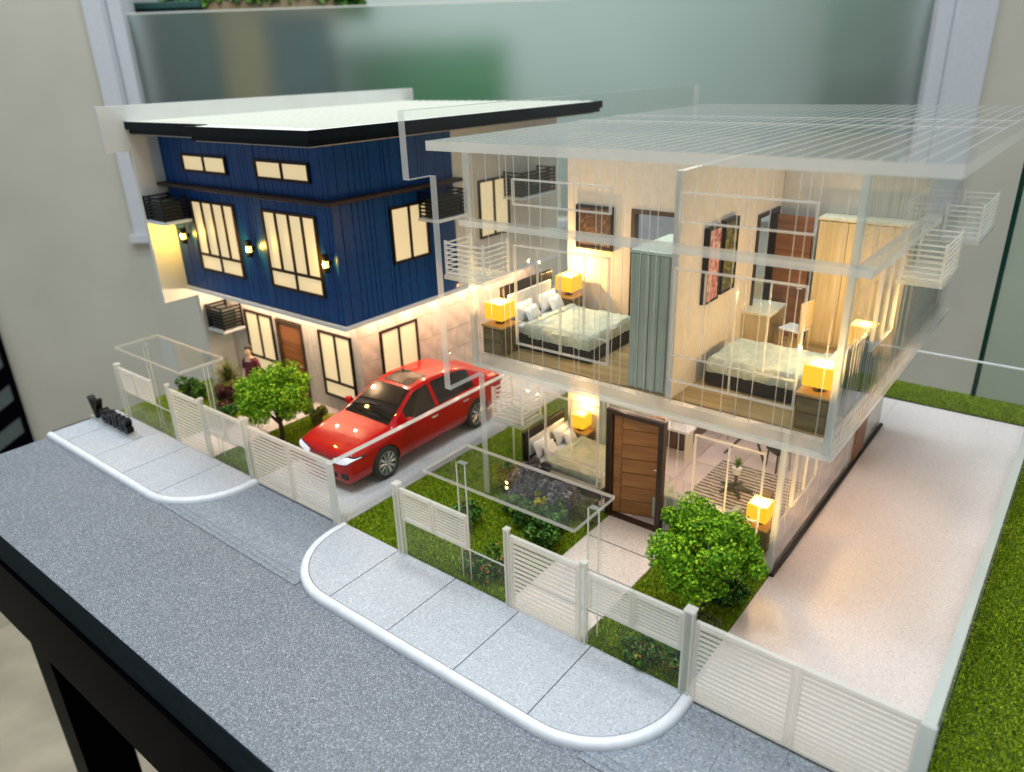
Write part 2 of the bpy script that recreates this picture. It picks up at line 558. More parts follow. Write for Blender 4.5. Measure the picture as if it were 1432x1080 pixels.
def text_part(name, txt, mat, parent, loc, size, depth, rot):
    cu = bpy.data.curves.new(name, 'FONT')
    cu.body = txt
    cu.size = size * S
    cu.extrude = depth * S / 2
    cu.offset = 0.018 * S
    cu.align_x = 'LEFT'
    o = bpy.data.objects.new(name, cu)
    C.objects.link(o)
    dg = bpy.context.evaluated_depsgraph_get()
    me = bpy.data.meshes.new_from_object(o.evaluated_get(dg))
    bpy.data.objects.remove(o)
    me.materials.clear()
    me.materials.append(mat)
    t = link(name, me, parent, loc)
    t.rotation_euler = rot
    wd = max(v.co.x for v in me.vertices) / S
    return t, wd

L = 10.04          # lot pitch: the left house is the right one's twin, one lot over

# ------------------------------------------------------------------ room
AZ = Vector((-0.62856, 0.77776, 0))
RT = Vector((0.77776, 0.62856, 0))
CAMXY = Vector((8.66938, -9.69240, 0))
WANG = math.atan2(RT.y, RT.x)
WO = CAMXY + AZ * 34
FZ = -19.0

fl = MB().box(-70, 60, -60, 60, FZ - 0.3, FZ).build('floor', M['grout'])
tag(fl, kind='structure')
ft = MB().box(-6.9, 6.9, -6.9, 6.9, 0, 0.04).mesh('floor_tile', [M['floor_tile']])
for i in range(-6, 2):
    for j in range(-4, 3):
        link('floor_tile', ft, fl, (i * 14 + 1.5, j * 14 - 3.2, FZ + 0.002))

# wall with a long window; local frame: x along the wall, y away from the room
wall = bpy.data.objects.new('room_wall', None)
C.objects.link(wall)
wall.location = WO * S
wall.rotation_euler = (0, 0, WANG)
tag(wall, kind='structure')
WX0, WX1, SILL = -16.75, 20.35, 1.6
MB().box(-60, WX0, 0, 3, FZ, 50).build('wall_side', M['room_wall'], wall)
MB().box(WX1, 60, 0, 3, FZ, 50).build('wall_side', M['room_wall'], wall)
MB().box(WX0 - .001, WX1 + .001, 0.003, 3, FZ, SILL).build('wall_below_sill', M['room_wall'], wall)
fr = MB()
fr.box(WX0, WX0 + .75, -.15, 2.9, SILL, 49)
fr.box(WX1 - 1.5, WX1, -.15, 2.9, SILL, 49)
fr.box(WX0 - .2, WX1 + .2, -.28, 2.9, SILL - .35, SILL - .004)
win = fr.build('window_frame', M['jamb'], wall)
MB().box(WX0 + .76, WX0 + 1.35, .3, 1.2, SILL, 49).build('window_stile', M['jamb'], wall, bevel=.05)
MB().box(WX1 - 2.2, WX1 - 1.51, .3, 1.2, SILL, 49).build('window_stile', M['jamb'], wall, bevel=.05)

# frosted film on the pane: rough, milky, lets soft colours of the next room through
fm, nt, bs = new_mat('frosted_film')
nt.nodes.remove(bs)
tl = nt.nodes.new('ShaderNodeBsdfTranslucent'); tl.inputs[0].default_value = (.62, .70, .66, 1)
rf = nt.nodes.new('ShaderNodeBsdfRefraction'); rf.inputs['Roughness'].default_value = .62; rf.inputs['IOR'].default_value = 1.3
rf.inputs[0].default_value = (.80, .90, .86, 1)
gl = nt.nodes.new('ShaderNodeBsdfGlossy'); gl.inputs['Roughness'].default_value = .28; gl.inputs[0].default_value = (.9, .95, .93, 1)
a1 = nt.nodes.new('ShaderNodeMixShader'); a1.inputs[0].default_value = .86
a2 = nt.nodes.new('ShaderNodeMixShader'); a2.inputs[0].default_value = .12
nt.links.new(tl.outputs[0], a1.inputs[1]); nt.links.new(rf.outputs[0], a1.inputs[2])
nt.links.new(a1.outputs[0], a2.inputs[1]); nt.links.new(gl.outputs[0], a2.inputs[2])
nt.links.new(a2.outputs[0], nt.nodes['Material Output'].inputs['Surface'])
MB().quad([(WX0 + 1.35, .7, SILL), (WX1 - 2.2, .7, SILL), (WX1 - 2.2, .7, 10.5), (WX0 + 1.35, .7, 10.5)]).build('frosted_pane', fm, wall)
MB().box(WX0 + 1.35, WX1 - 2.2, .66, .74, 10.5, 10.56).build('film_edge', M['frost'], wall)
# the next room behind the pane
nb = MB().box(-70, 70, 16, 16.4, FZ, 50).build('next_room_wall', plain('next_room_paint', lin(.60, .66, .63), .8, noise=.05, nscale=.1), wall)
def bgbox(name, label, cat, a0, a1, d0, d1, z0, z1, col, **k):
    o = thing(name, label, cat, WO + RT * ((a0 + a1) / 2) + AZ * ((d0 + d1) / 2) + Vector((0, 0, z0)), WANG)
    h = z1 - z0; wd = (a1 - a0) / 2; dp = (d1 - d0) / 2
    m = plain(name + '_paint', col, .6, noise=.1, nscale=.6)
    MB().box(-wd, wd, -dp, dp, 0, h - .3).build('carcass', m, o, bevel=.1)
    MB().box(-wd - .1, wd + .1, -dp - .1, dp + .1, h - .3, h).build('top_board', m, o, bevel=.05)
    return o
bgbox('planter_screen', 'green screen blurred behind the frosted window pane', 'screen', -8.8, .4, 8.5, 9.5, FZ, 9.4, lin(.015, .22, .06))
bgbox('cabinet', 'dark teal cabinet blurred behind the frosted window, left end', 'cabinet', -21, -13.6, 4, 6, FZ, 11.2, lin(.02, .075, .07))
bgbox('cabinet', 'dark teal cabinet behind the frosted window beside green screen', 'cabinet', -11.0, -8.3, 4, 6, FZ, 10.6, lin(.015, .065, .075))
bgbox('crate_stack', 'tan cardboard box blurred between the teal cabinets', 'box', -13.5, -11.2, 4.5, 6, FZ, 10.8, lin(.28, .22, .09))
bgbox('door_post', 'grey green post behind the frosted window, right end', 'post', 15.6, 19.5, 4, 5, FZ, 30, lin(.20, .28, .22))
# hedge of a planter seen above the film
pl = thing('hedge_planter', 'dark hedge planter above the frosted film, top left', 'planter', WO + RT * -9 + AZ * 5 + Vector((0, 0, 11.2)), WANG)
MB().box(-6.5, 1.5, -.5, .6, -.9, .0).build('trough', plain('trough', lin(.30, .22, .12), .6), pl)
cc = np.stack([RNG.uniform(-6.6, 2.6, 2600), RNG.uniform(-.6, .8, 2600), RNG.uniform(-.1, 2.4, 2600)], 1)
leaves('foliage', M['leaf_dark'], pl, cc, np.tile([0, -1, .4], (2600, 1)), .30)
cc = np.stack([RNG.uniform(1.6, 2.9, 300), RNG.uniform(-.9, -.2, 300), RNG.uniform(-.8, 1.2, 300)], 1)
leaves('young_foliage', M['leaf_mid'], pl, cc, np.tile([0, -1, .4], (300, 1)), .30)
area('next_room_lamp', tuple(WO + RT * 2 + AZ * 8 + Vector((0, 0, 34))), 30, 5.0, (.95, 1, .98))

# dark panel with slanting grey slats hung on the wall beyond the left end of the table
st = thing('slatted_panel', 'black wall panel with slanting grey slats at left edge of photo', 'panel', WO + RT * -27.6 - AZ * .05 + Vector((0, 0, -12.5)), WANG)
MB().box(-3.4, 3.4, -.35, 0, 0, 12.5).build('backing', M['black'], st, bevel=.03)
for k in range(5):
    z = 2.7 + k * 1.75
    MB().prism([(-3.3, z - 2.5), (3.3, z + 1.9), (3.3, z + 2.7), (-3.3, z - 1.7)], 'y', -.42, -.352).build('slat', M['steel_grey'], st)

# ------------------------------------------------------------------ display table
TX0, TX1, TY0, TY1 = -10.75, 9.6, -6.42, 11.0
tb = thing('display_table', 'black gloss display table carrying the two model houses', 'table', (0, 0, FZ))
H = -FZ
MB().box(TX0 + .02, TX1 - .02, TY0 + .06, TY1 - .02, H - .8, H - .012).build('top_board', M['dark_band'], tb)
MB().box(TX0, TX1, TY0, TY0 + .06, H - .78, H - .01).build('edge_band', M['dark_band'], tb, bevel=.015)
MB().box(TX0 + .02, TX1 - .02, TY0 - .06, TY0 + .2, H - 2.75, H - .82).build('fascia', M['black'], tb, bevel=.02)
MB().box(TX0 - .04, TX0 + .2, TY0 + .21, TY1, H - 2.75, H - .82).build('end_fascia', M['black'], tb, bevel=.02)
MB().box(TX0 + .21, TX1 - .1, TY0 + .21, TY1 - .1, H - 2.7, H - 2.5).build('underside', M['black'], tb)
for x in (TX0 + .9, TX1 - 2):
    for y in (TY0 + 1.2, TY1 - 2):
        MB().box(x - .6, x + .6, y - .6, y + .6, 0, H - 2.7).build('leg', M['black'], tb, bevel=.04)
MB().box(TX0 + 1.6, TX1 - 3, TY0 + 1.0, TY0 + 1.5, .3, 2.0).build('stretcher', M['black'], tb)
cb = MB().tube([(-14.9 + 2.6 * math.cos(t * .9) * (1 - t * .07), -2.2 + 2.2 * math.sin(t * .9), FZ + .2 + .05 * t) for t in np.linspace(.2, 7, 40)] + [(-9, 0, FZ + .3), (-6, 3, FZ + .2)], .11, 8)
tag(cb.build('power_cable', M['cage'], smooth=True), 'black power cable looping on the floor under the table', 'cable')

# ------------------------------------------------------------------ ground sheets
def flat(name, mat, x0, x1, y0, y1, z, th=0.02, kind='structure'):
    return tag(MB().box(x0, x1, y0, y1, z - th, z).build(name, mat), kind=kind)

flat('road', M['road'], TX0 + .03, TX1 - .03, TY0 + .02, -2.24, 0.0, .01)
# driveway aprons ruled into squares
def apron(x0, x1):
    a = tag(MB().box(x0, x1, -3.96, -2.3, .002, .006).build('driveway_apron', M['floor_joint']), kind='structure')
    vs = [-3.96, -3.86, -3.74, -2.3]
    for j in range(3):
        n = 5 if j == 2 else 3
        for i in range(n):
            u0 = x0 + (x1 - x0) * i / n; u1 = x0 + (x1 - x0) * (i + 1) / n
            piece('paver', M['apron'], a, u0 + .002, u1 - .002, vs[j] + .003, vs[j + 1] - .003, .004, .022)
apron(-5.4, -.9)
apron(4.9, 8.4)

def pavement(x0, x1, round_left, joints):
    yb, yf, zt = -2.27, -3.86, .10
    def outline(off):
        pts = []
        def arc(cx, cy, r, a0, a1, k=14):
            return [(cx + r * math.cos(math.radians(a0 + (a1 - a0) * i / k)), cy + r * math.sin(math.radians(a0 + (a1 - a0) * i / k))) for i in range(k + 1)]
        r = 1.32
        if round_left:
            pts += [(x0 - off, yb)] + arc(x0 + r, yf + r, r + off, 180, 270)
        else:
            pts += [(x0, yb), (x0, yf - off)]
        pts += arc(x1 - r, yf + r, r + off, 270, 360) + [(x1 + off, yb)]
        return pts
    pv = tag(MB().prism(outline(-.012), 'z', -.01, zt - .03).build('pavement', M['floor_joint']), kind='structure')
    # kerb ring, rounded top
    o1, o0 = outline(.0), outline(.15)
    kb = MB()
    n = len(o1)
    prof = [(0, .0), (1, .0), (1, .06), (.85, .105), (.6, .125), (.35, .125), (.12, .118), (0, .104)]
    for i in range(n):
        for t, z in prof:
            kb.v.append((o1[i][0] * (1 - t) + o0[i][0] * t, o1[i][1] * (1 - t) + o0[i][1] * t, z))
    k = len(prof)
    for i in range(n - 1):
        for j in range(k):
            j2 = (j + 1) % k
            kb.f.append((i * k + j, i * k + j2, (i + 1) * k + j2, (i + 1) * k + j)); kb.m.append(0)
    kb.f.append(tuple(range(k))); kb.m.append(0)
    kb.f.append(tuple(range((n - 1) * k, n * k))); kb.m.append(0)
    kb.build('kerb', M['kerb'], pv, smooth=True)
    # slabs: outline clipped between joints
    ol = outline(-.012)
    cuts = [x0 - 1] + joints + [x1 + 1]
    def clip(poly, xc, keep_right):
        out = []
        for i in range(len(poly)):
            a, b = poly[i], poly[(i + 1) % len(poly)]
            ia = (a[0] >= xc) == keep_right or a[0] == xc
            ib = (b[0] >= xc) == keep_right or b[0] == xc
            if ia: out.append(a)
            if ia != ib:
                t = (xc - a[0]) / (b[0] - a[0])
                out.append((xc, a[1] + t * (b[1] - a[1])))
        return out
    for i in range(len(cuts) - 1):
        p = clip(clip(ol, cuts[i] + .009, True), cuts[i + 1] - .009, False)
        if len(p) > 2:
            MB().prism(p, 'z', zt - .035, zt).build('paving_slab', M['slab'], pv)
pavement(-1.5, 5.52, True, [-.08, 1.3, 2.68, 4.02])
pavement(-10.7, -4.52, False, [-9.9, -8.5, -7.15, -5.72])

# lots
flat('driveway', M['drive'], 5.5, 8.42, -2.26, 9.66, .03)
flat('driveway', M['drive_a'], -4.54, -1.66, -2.26, 9.66, .03)
flat('back_paving', M['drive'], -1.58, 5.496, 7.9, 9.66, .03)
flat('back_paving', M['drive_a'], -10.6, -4.544, 7.9, 9.66, .03)
lawns = [(-1.62, 2.36, -2.24, 1.1), (3.80, 5.49, -2.24, 1.1), (-1.62, -.0, 1.1, 7.9),
         (-10.7, -7.68, -2.24, 1.1), (-6.24, -4.55, -2.24, 1.1)]
turfs = [(8.43, 9.42, -2.26, 9.7), (-1.6, 9.42, 9.74, 10.96), (-10.7, -1.7, 9.74, 10.96)]
for r_ in lawns:
    flat('lawn', M['soil'], *r_, .03)
for r_ in turfs:
    flat('turf_strip', M['soil'], *r_, .03)
tag(blades('grass', M['blade'], lawns[:3], 5200, .040), 'short green turf covering the front lawn of the clear house', 'grass', kind='stuff')
tag(blades('grass', M['blade'], lawns[3:], 4200, .040), 'short green turf covering the front lawn of the blue house', 'grass', kind='stuff')
tag(blades('grass', M['blade'], turfs[:2], 4200, .038), 'bright green turf strip outside the clear boundary wall', 'grass', kind='stuff')
for ox in (0, -L):
    g = tag(MB().box(ox + 2.36, ox + 3.80, -2.24, 1.02, .0, .035).build('garden_path', M['floor_joint']), kind='structure')
    for y0, y1 in ((-2.23, -1.6), (-1.58, -.72), (-.70, .16), (.18, 1.0)):
        MB().box(ox + 2.37, ox + 3.79, y0 + .01, y1 - .01, .02, .06).build('path_slab', M['path'], g)

# ------------------------------------------------------------------ house
def cuts_cells(cells, openings, gap=0.0):
    """cells (u0,u1,v0,v1) minus openings -> list of rectangles"""
    out = []
    for c in cells:
        todo = [c]
        for o in openings:
            nxt = []
            for (a, b, d, e) in todo:
                if o[1] <= a or o[0] >= b or o[3] <= d or o[2] >= e:
                    nxt.append((a, b, d, e)); continue
                if o[0] > a: nxt.append((a, o[0], d, e))
                if o[1] < b: nxt.append((o[1], b, d, e))
                a2, b2 = max(a, o[0]), min(b, o[1])
                if o[2] > d: nxt.append((a2, b2, d, o[2]))
                if o[3] < e: nxt.append((a2, b2, o[3], e))
            todo = nxt
        out += [t for t in todo if t[1] - t[0] > .03 and t[3] - t[2] > .03]
    return out

def wpiece(name, mat, parent, plane, at, u0, u1, v0, v1, d0, d1, **k):
    """box on a wall: plane 'front' (y=at, outward -y) or 'right' (x=at, outward +x); d = outward depth range"""
    if plane == 'front':
        return piece(name, mat, parent, u0, u1, at - d1, at - d0, v0, v1, **k)
    return piece(name, mat, parent, at + d0, at + d1, u0, u1, v0, v1, **k)

def wbox(mb, plane, at, u0, u1, v0, v1, d0, d1, mi=0):
    if plane == 'front':
        mb.box(u0, u1, at - d1, at - d0, v0, v1, mi)
    else:
        mb.box(at + d0, at + d1, u0, u1, v0, v1, mi)

def window(parent, plane, at, u0, u1, v0, v1, top, low, split, clear):
    """frame mesh with pane children; top/low = number of lights above/below the transom at split"""
    t = .024 if clear else .055
    m = .016 if clear else .06
    f = MB()
    d0, d1 = (-.03, .03) if clear else (-.02, .05)
    wbox(f, plane, at, u0, u0 + t, v0, v1, d0, d1)
    wbox(f, plane, at, u1 - t, u1, v0, v1, d0, d1)
    wbox(f, plane, at, u0 + t, u1 - t, v0, v0 + t, d0, d1)
    wbox(f, plane, at, u0 + t, u1 - t, v1 - t, v1, d0, d1)
    pan = []
    def row(a, b, n):
        ww = (u1 - u0 - 2 * t - (n - 1) * m) / n
        for k in range(n):
            s0 = u0 + t + k * (ww + m)
            pan.append((s0, s0 + ww, a, b))
            if k < n - 1:
                wbox(f, plane, at, s0 + ww, s0 + ww + m, a, b, d0, d1 - .01)
    if low:
        row(split + m / 2, v1 - t, top)
        row(v0 + t, split - m / 2, low)
        wbox(f, plane, at, u0 + t, u1 - t, split - m / 2, split + m / 2, d0, d1 - .004)
    else:
        row(v0 + t, v1 - t, top)
    fo = f.build('window', M['engrave'] if clear else M['frame'], parent)
    for (a, b, c, d) in pan:
        wpiece('pane', M['clear'] if clear else M['pane_lit'], fo, plane, at, a, b, c, d, -.012, .006)
    return fo

def cage(parent, x0, x1, y0, y1, z0, z1, clear, open_side):
    """louvred air-conditioner cage: base shelf, corner posts, slats on three sides"""
    mt = M['engrave'] if clear else M['cage']
    b = MB().box(x0 - .02, x1 + .02, y0 - .02, y1 + .02, z0 - .07, z0).build('louvre_cage', M['milky'] if clear else M['trim'], parent)
    p = .04
    for (x, y) in ((x0, y0), (x1 - p, y0), (x0, y1 - p), (x1 - p, y1 - p)):
        piece('post', mt, b, x, x + p, y, y + p, z0, z1)
    n = 7
    h = (z1 - z0) / n
    for k in range(n):
        a = z0 + k * h + h * .35
        c = a + h * (.26 if clear else .48)
        if open_side != 'y0': piece('slat', mt, b, x0 + p, x1 - p, y0 + .005, y0 + .03, a, c)
        if open_side != 'y1': piece('slat', mt, b, x0 + p, x1 - p, y1 - .03, y1 - .005, a, c)
        if open_side != 'x0': piece('slat', mt, b, x0 + .005, x0 + .03, y0 + p, y1 - p, a, c)
        if open_side != 'x1': piece('slat', mt, b, x1 - .03, x1 - .005, y0 + p, y1 - p, a, c)
    piece('unit', M['clear'] if clear else M['steel_grey'], b, x0 + .12, x1 - .12, y0 + .12, y1 - .12, z0, z1 - .15)

W = 6.35
UP_WIN = [(.98, 2.84, 3.58, 5.34, 4, 2, 4.0), (3.92, 5.82, 3.58, 5.34, 4, 2, 4.0), (.98, 2.84, 5.99, 6.41, 2, 0, 0), (3.95, 5.82, 5.99, 6.41, 2, 0, 0)]
UP_SIDE = [(1.53, 2.70, 4.06, 5.32, 2, 0, 0)]
GF_WIN = [(.83, 2.06, .52, 2.25, 2, 1, .95), (3.98, 5.2, .52, 2.25, 2, 1, .95)]
GF_SIDE = [(1.62, 2.88, 1.05, 2.28, 2, 0, 0)]
GX, GY = 5.5, 1.0
DOOR = (2.24, 3.30, .06, 2.23)
def plank_edges(a, b, seed):
    r = random.Random(seed)
    e = [a]
    while e[-1] < b - .12:
        e.append(min(b, e[-1] + r.choice([.10, .13, .16, .22, .30, .34])))
    if b - e[-1] > 1e-6: e.append(b)
    return e
FP = plank_edges(0, W, 3)
SP = plank_edges(0, 3.65, 9)
FW_PROF = [(-1.3, 6.48), (-.70, 6.48), (-.70, 2.70), (.24, 2.70), (.24, .03), (8.85, .03), (8.85, 7.5), (-1.3, 7.5)]

def roof_ribs(h, mat, x0, x1, y0, y1, z, step, hw=.016, ht=.022):
    n = int((x1 - x0) / step)
    for k in range(1, n):
        x = x0 + (x1 - x0) * k / n
        piece('roof_rib', mat, h, x - hw, x + hw, y0, y1, z, z + ht)

# ---- the opaque blue house
hA = thing('model_house', 'finished model house with navy plank upper storey and lit windows', 'house', (-L, 0, 0), group='twin model houses')
MB().box(.05, W - .05, .05, 3.60, 3.03, 6.86).build('wall', M['navy_core'], hA)
MB().box(.02, W - .03, 3.62, 7.97, 3.03, 6.86).build('rear_wall', M['cream'], hA)
for i in range(len(FP) - 1):
    for (a, b, c, d) in cuts_cells([(FP[i], FP[i + 1], 3.03, 6.85)], [x[:4] for x in UP_WIN]):
        wpiece('plank', M['navy'], hA, 'front', .05, a + .008, b - .008, c, d, 0, .05)
for i in range(len(SP) - 1):
    for (a, b, c, d) in cuts_cells([(SP[i], SP[i + 1], 3.03, 6.85)], [x[:4] for x in UP_SIDE]):
        wpiece('plank', M['navy'], hA, 'right', W - .05, a + .008, b - .008, c, d, 0, .05)
for q in UP_WIN: window(hA, 'front', .0, *q, False)
for q in UP_SIDE: window(hA, 'right', W, *q, False)
window(hA, 'right', W - .03, 4.55, 5.75, 4.06, 5.5, 2, 0, 0, False)
# white bottom trim and slab
tr = MB()
tr.box(-.0, W + .04, -.05, .2, 2.93, 3.028)
tr.box(W - .2, W + .04, .2, 7.97, 2.93, 3.028)
tr.build('bottom_trim', M['trim'], hA, bevel=.01)
MB().box(.01, W - .205, .205, 7.9, 2.9, 3.02).build('soffit', M['cream'], hA)
# brown ledge band
lg = MB()
lg.box(.0, W + .26, -.26, -.002, 5.62, 5.70)
lg.box(W + .002, W + .26, -.002, 3.75, 5.62, 5.70)
lg.build('ledge', M['ledge'], hA, bevel=.012)
# ground storey
MB().box(.0, GX - .05, GY + .05, 7.95, .03, 2.9).build('ground_wall', M['stone_core'], hA)
gopen = [x[:4] for x in GF_WIN] + [DOOR]
xs = [0, .42, .83, 2.06, 2.24, 3.3, 3.48, 3.66, 3.82, 3.98, 5.2, 5.5]
for i in range(len(xs) - 1):
    zs = [.03, .52, 1.3, 2.25, 2.9] if (i % 2 == 0) else [.03, .95, 1.75, 2.25, 2.9]
    for j in range(len(zs) - 1):
        for (a, b, c, d) in cuts_cells([(xs[i], xs[i + 1], zs[j], zs[j + 1])], gopen):
            wpiece('wall_tile', M['plank_pale'], hA, 'front', GY + .05, a + .006, b - .006, c + .006, d - .006, 0, .05)
rr = random.Random(5)
zrow = [.03, .55, 1.05, 1.62, 2.28, 2.9]
for j in range(5):
    y = 1.0
    while y < 7.9:
        y2 = min(7.95, y + rr.choice([.35, .5, .62, .8]))
        for (a, b, c, d) in cuts_cells([(y, y2, zrow[j], zrow[j + 1])], [x[:4] for x in GF_SIDE]):
            wpiece('wall_tile', M['stone'], hA, 'right', GX - .05, a + .006, b - .006, c + .006, d - .006, 0, rr.choice([.05, .054, .046]))
        y = y2
for q in GF_WIN: window(hA, 'front', GY, *q, False)
for q in GF_SIDE: window(hA, 'right', GX, *q, False)
df = MB()
df.box(DOOR[0], DOOR[0] + .1, GY - .05, GY + .05, DOOR[2], DOOR[3])
df.box(DOOR[1] - .06, DOOR[1], GY - .05, GY + .05, DOOR[2], DOOR[3])
df.box(DOOR[0] + .1, DOOR[1] - .06, GY - .05, GY + .05, DOOR[3] - .08, DOOR[3])
df.build('door_frame', M['door_frame'], hA)
dr = MB().box(DOOR[0] + .1, DOOR[1] - .06, GY - .0, GY + .04, DOOR[2], DOOR[3] - .08).build('door', M['door'], hA)
piece('handle', M['metal'], dr, 3.02, 3.18, GY - .06, GY - .03, 1.05, 1.09, bevel=.01)
MB().box(3.5, 5.45, .62, .99, .03, .16).build('step', M['path'], hA, bevel=.01)
# roof
ra = MB().prism([(.0, -.72), (3.5, -.72), (3.5, -1.2), (7.46, -1.2), (7.46, 8.42), (.0, 8.42)], 'z', 7.07, 7.13).build('roof', M['roof'], hA)
roof_ribs(hA, M['roof'], .0, 7.4, -.7, 8.4, 7.13, .32)
for nm, o, z0, z1 in (('fascia', .012, 6.97, 7.145), ('gutter', -.07, 6.87, 6.966)):
    fa = MB()
    fa.box(.0, 3.5 - o, -.72 - o, -.66 - o, z0, z1)
    fa.box(3.5 - o, 3.56 - o, -1.14 - o, -.72 - o, z0, z1)
    fa.box(3.5 - o, 7.46 + o, -1.2 - o, -1.14 - o, z0, z1)
    fa.box(7.40 + o, 7.46 + o, -1.14 - o, 8.44, z0, z1)
    fa.build(nm, M['fascia'], hA)
MB().prism([(.01, -.6), (3.6, -.6), (3.6, -1.06), (7.3, -1.06), (7.3, 8.3), (.01, 8.3)], 'z', 6.84, 6.868).build('roof_soffit', M['soffit'], hA)
MB().prism(FW_PROF, 'x', -.15, -.004).build('firewall', plain('firewall_paint', lin(.60, .61, .58), .5, noise=.03, nscale=1), hA)
cage(hA, .06, .92, -.72, -.05, 4.86, 5.44, False, 'y1')
cage(hA, .06, .80, .32, .94, 1.78, 2.42, False, 'y1')
cage(hA, W + .03, W + .62, 2.42, 3.42, 4.96, 5.54, False, 'x0')
cage(hA, W + .03, W + .62, 5.50, 6.95, 5.0, 5.62, False, 'x0')
# wall lamps with up/down black caps and a warm bulb
for k, x in enumerate((.56, 3.38, 6.12)):
    wl = MB().tube([(x, -.14, 4.47), (x, -.14, 4.60)], .075, 16).build('wall_lamp', M['cage'], hA, smooth=True)
    MB().tube([(x, -.14, 4.22), (x, -.14, 4.33)], .075, 16).build('lower_cap', M['cage'], wl, smooth=True)
    MB().box(x - .02, x + .02, -.14, .0, 4.36, 4.44).build('bracket', M['cage'], wl)
    MB().tube([(x, -.14, 4.331), (x, -.14, 4.469)], .06, 16).build('bulb', glow('wall_bulb', lin(1, .66, .10), 3.0), wl, smooth=True)
    point('wall_lamp_light', (x, -.24, 4.40), .075, (1, .58, .08), .03, hA)
# LED strip hidden behind the bottom trim
def led_row(parent, a, b, n, total, color, r=.03):
    # a row of small LED chips on the ceiling
    for k in range(n):
        t = (k + .5) / n
        point('led_chip', tuple(a[q] * (1 - t) + b[q] * t for q in range(3)), total / n, color, r, parent)
led_row(hA, (.4, .55, 2.80), (5.4, .55, 2.80), 6, .36, (1, .68, .42))
led_row(hA, (5.95, 1.0, 2.80), (5.95, 7.4, 2.80), 6, .38, (1, .68, .42))

# ---- the clear acrylic house
hB = thing('model_house', 'transparent acrylic model house showing furnished rooms inside', 'house', (0, 0, 0), group='twin model houses')
FL2, CE = 3.2, 6.86
sheet('front_wall', hB, 0, W, 0, .06, 3.0, CE, 'y')
sheet('right_wall', hB, W - .06, W, .062, 7.97, 3.0, CE, 'x')
sheet('rear_clear_wall', hB, 0, W - .062, 7.91, 7.97, 3.0, CE, 'y')
sheet('ground_front_wall', hB, 0, DOOR[0] - .002, GY, GY + .06, .06, 2.96, 'y')
sheet('ground_front_wall', hB, DOOR[1] + .12, GX, GY, GY + .06, .06, 2.96, 'y')
sheet('ground_front_wall', hB, DOOR[0], DOOR[1] + .118, GY, GY + .06, DOOR[3] + .08, 2.96, 'y')
sheet('ground_right_wall', hB, GX - .06, GX, GY + .062, 5.3, .06, 2.96, 'x')
g = MB()
for x in FP[1:-1]:
    g.box(x - .007, x + .007, -.004, .0, 3.22, CE)
tag(g.build('engraved_grooves', M['engrave'], hB), kind='stuff')
g = MB()
for y in SP[1:-1]:
    g.box(W, W + .004, y - .007, y + .007, 3.02, CE)
for y in np.arange(3.8, 7.9, .11):
    g.box(W, W + .004, y - .006, y + .006, 3.02, CE)
tag(g.build('engraved_grooves', M['engrave'], hB), kind='stuff')
g = MB()
for x in (.42, 2.16, 3.5, 3.68, 3.83):
    g.box(x - .006, x + .006, GY - .004, GY, .1, 2.9)
for y in (1.4, 2.0, 2.6, 3.2, 3.9, 4.6):
    g.box(GX, GX + .004, y - .006, y + .006, .1, 2.9)
for z in (.55, 1.05, 1.62, 2.28):
    g.box(GX, GX + .004, GY, 5.3, z - .006, z + .006)
tag(g.build('engraved_grooves', M['engrave'], hB), kind='stuff')
for q in UP_WIN: window(hB, 'front', .0, *q, True)
for q in UP_SIDE: window(hB, 'right', W, *q, True)
for q in GF_WIN: window(hB, 'front', GY, *q, True)
for q in GF_SIDE: window(hB, 'right', GX, *q, True)
# corner posts read as bright edges
for (x, y) in ((-.0, -.03), (W - .03, -.03)):
    piece('corner_post', M['milky'], hB, x - .03, x + .06, y - .03, y + .06, 3.0, CE)
piece('corner_post', M['milky'], hB, GX - .07, GX + .02, GY - .03, GY + .06, .06, 2.96)
# bottom trim
for b_ in ((-.03, W + .06, -.07, .0, 2.96, 3.04, 'z'), (W + .004, W + .08, .0, 7.97, 2.96, 3.04, 'z')):
    sheet('bottom_trim', hB, *b_, mat='milky')
# floor slab: milky acrylic with an oak sheet on top set back from the edge
sheet('floor_slab', hB, .065, W - .065, .065, 7.9, 2.99, 3.17, 'z', mat='frost', edge='milky')
MB().box(.07, W - .07, .20, 7.88, 3.172, FL2).build('oak_floor', M['oak_floor'], hB)
# ledge
sheet('ledge', hB, .0, W + .26, -.26, -.035, 5.60, 5.70, 'z', mat='roof_clear')
sheet('ledge', hB, W + .034, W + .26, -.033, 3.75, 5.60, 5.70, 'z', mat='roof_clear')
# roof sheet with ribs, thick milky front edge
rb = MB().box(.28, 7.48, -1.2, 8.42, 6.93, 7.07, thin='z').build('roof', [M['roof_clear'], M['frost']], hB)
roof_ribs(hB, M['faint'], .28, 7.48, -1.18, 8.4, 7.07, .20, .006, .006)
for y in (2.9, 4.25):
    piece('roof_purlin', M['faint'], hB, .3, 7.3, y, y + .05, 7.078, 7.09)
MB().prism(FW_PROF, 'x', -.17, -.03, 0, 1).build('firewall', [M['clear'], M['edge']], hB)
cage(hB, .06, .92, -.72, -.05, 4.86, 5.44, True, 'y1')
cage(hB, .06, .80, .32, .94, 1.78, 2.42, True, 'y1')
cage(hB, W + .03, W + .62, 2.42, 3.62, 4.96, 5.54, True, 'x0')
cage(hB, W + .03, W + .62, 5.50, 7.2, 5.0, 5.62, True, 'x0')
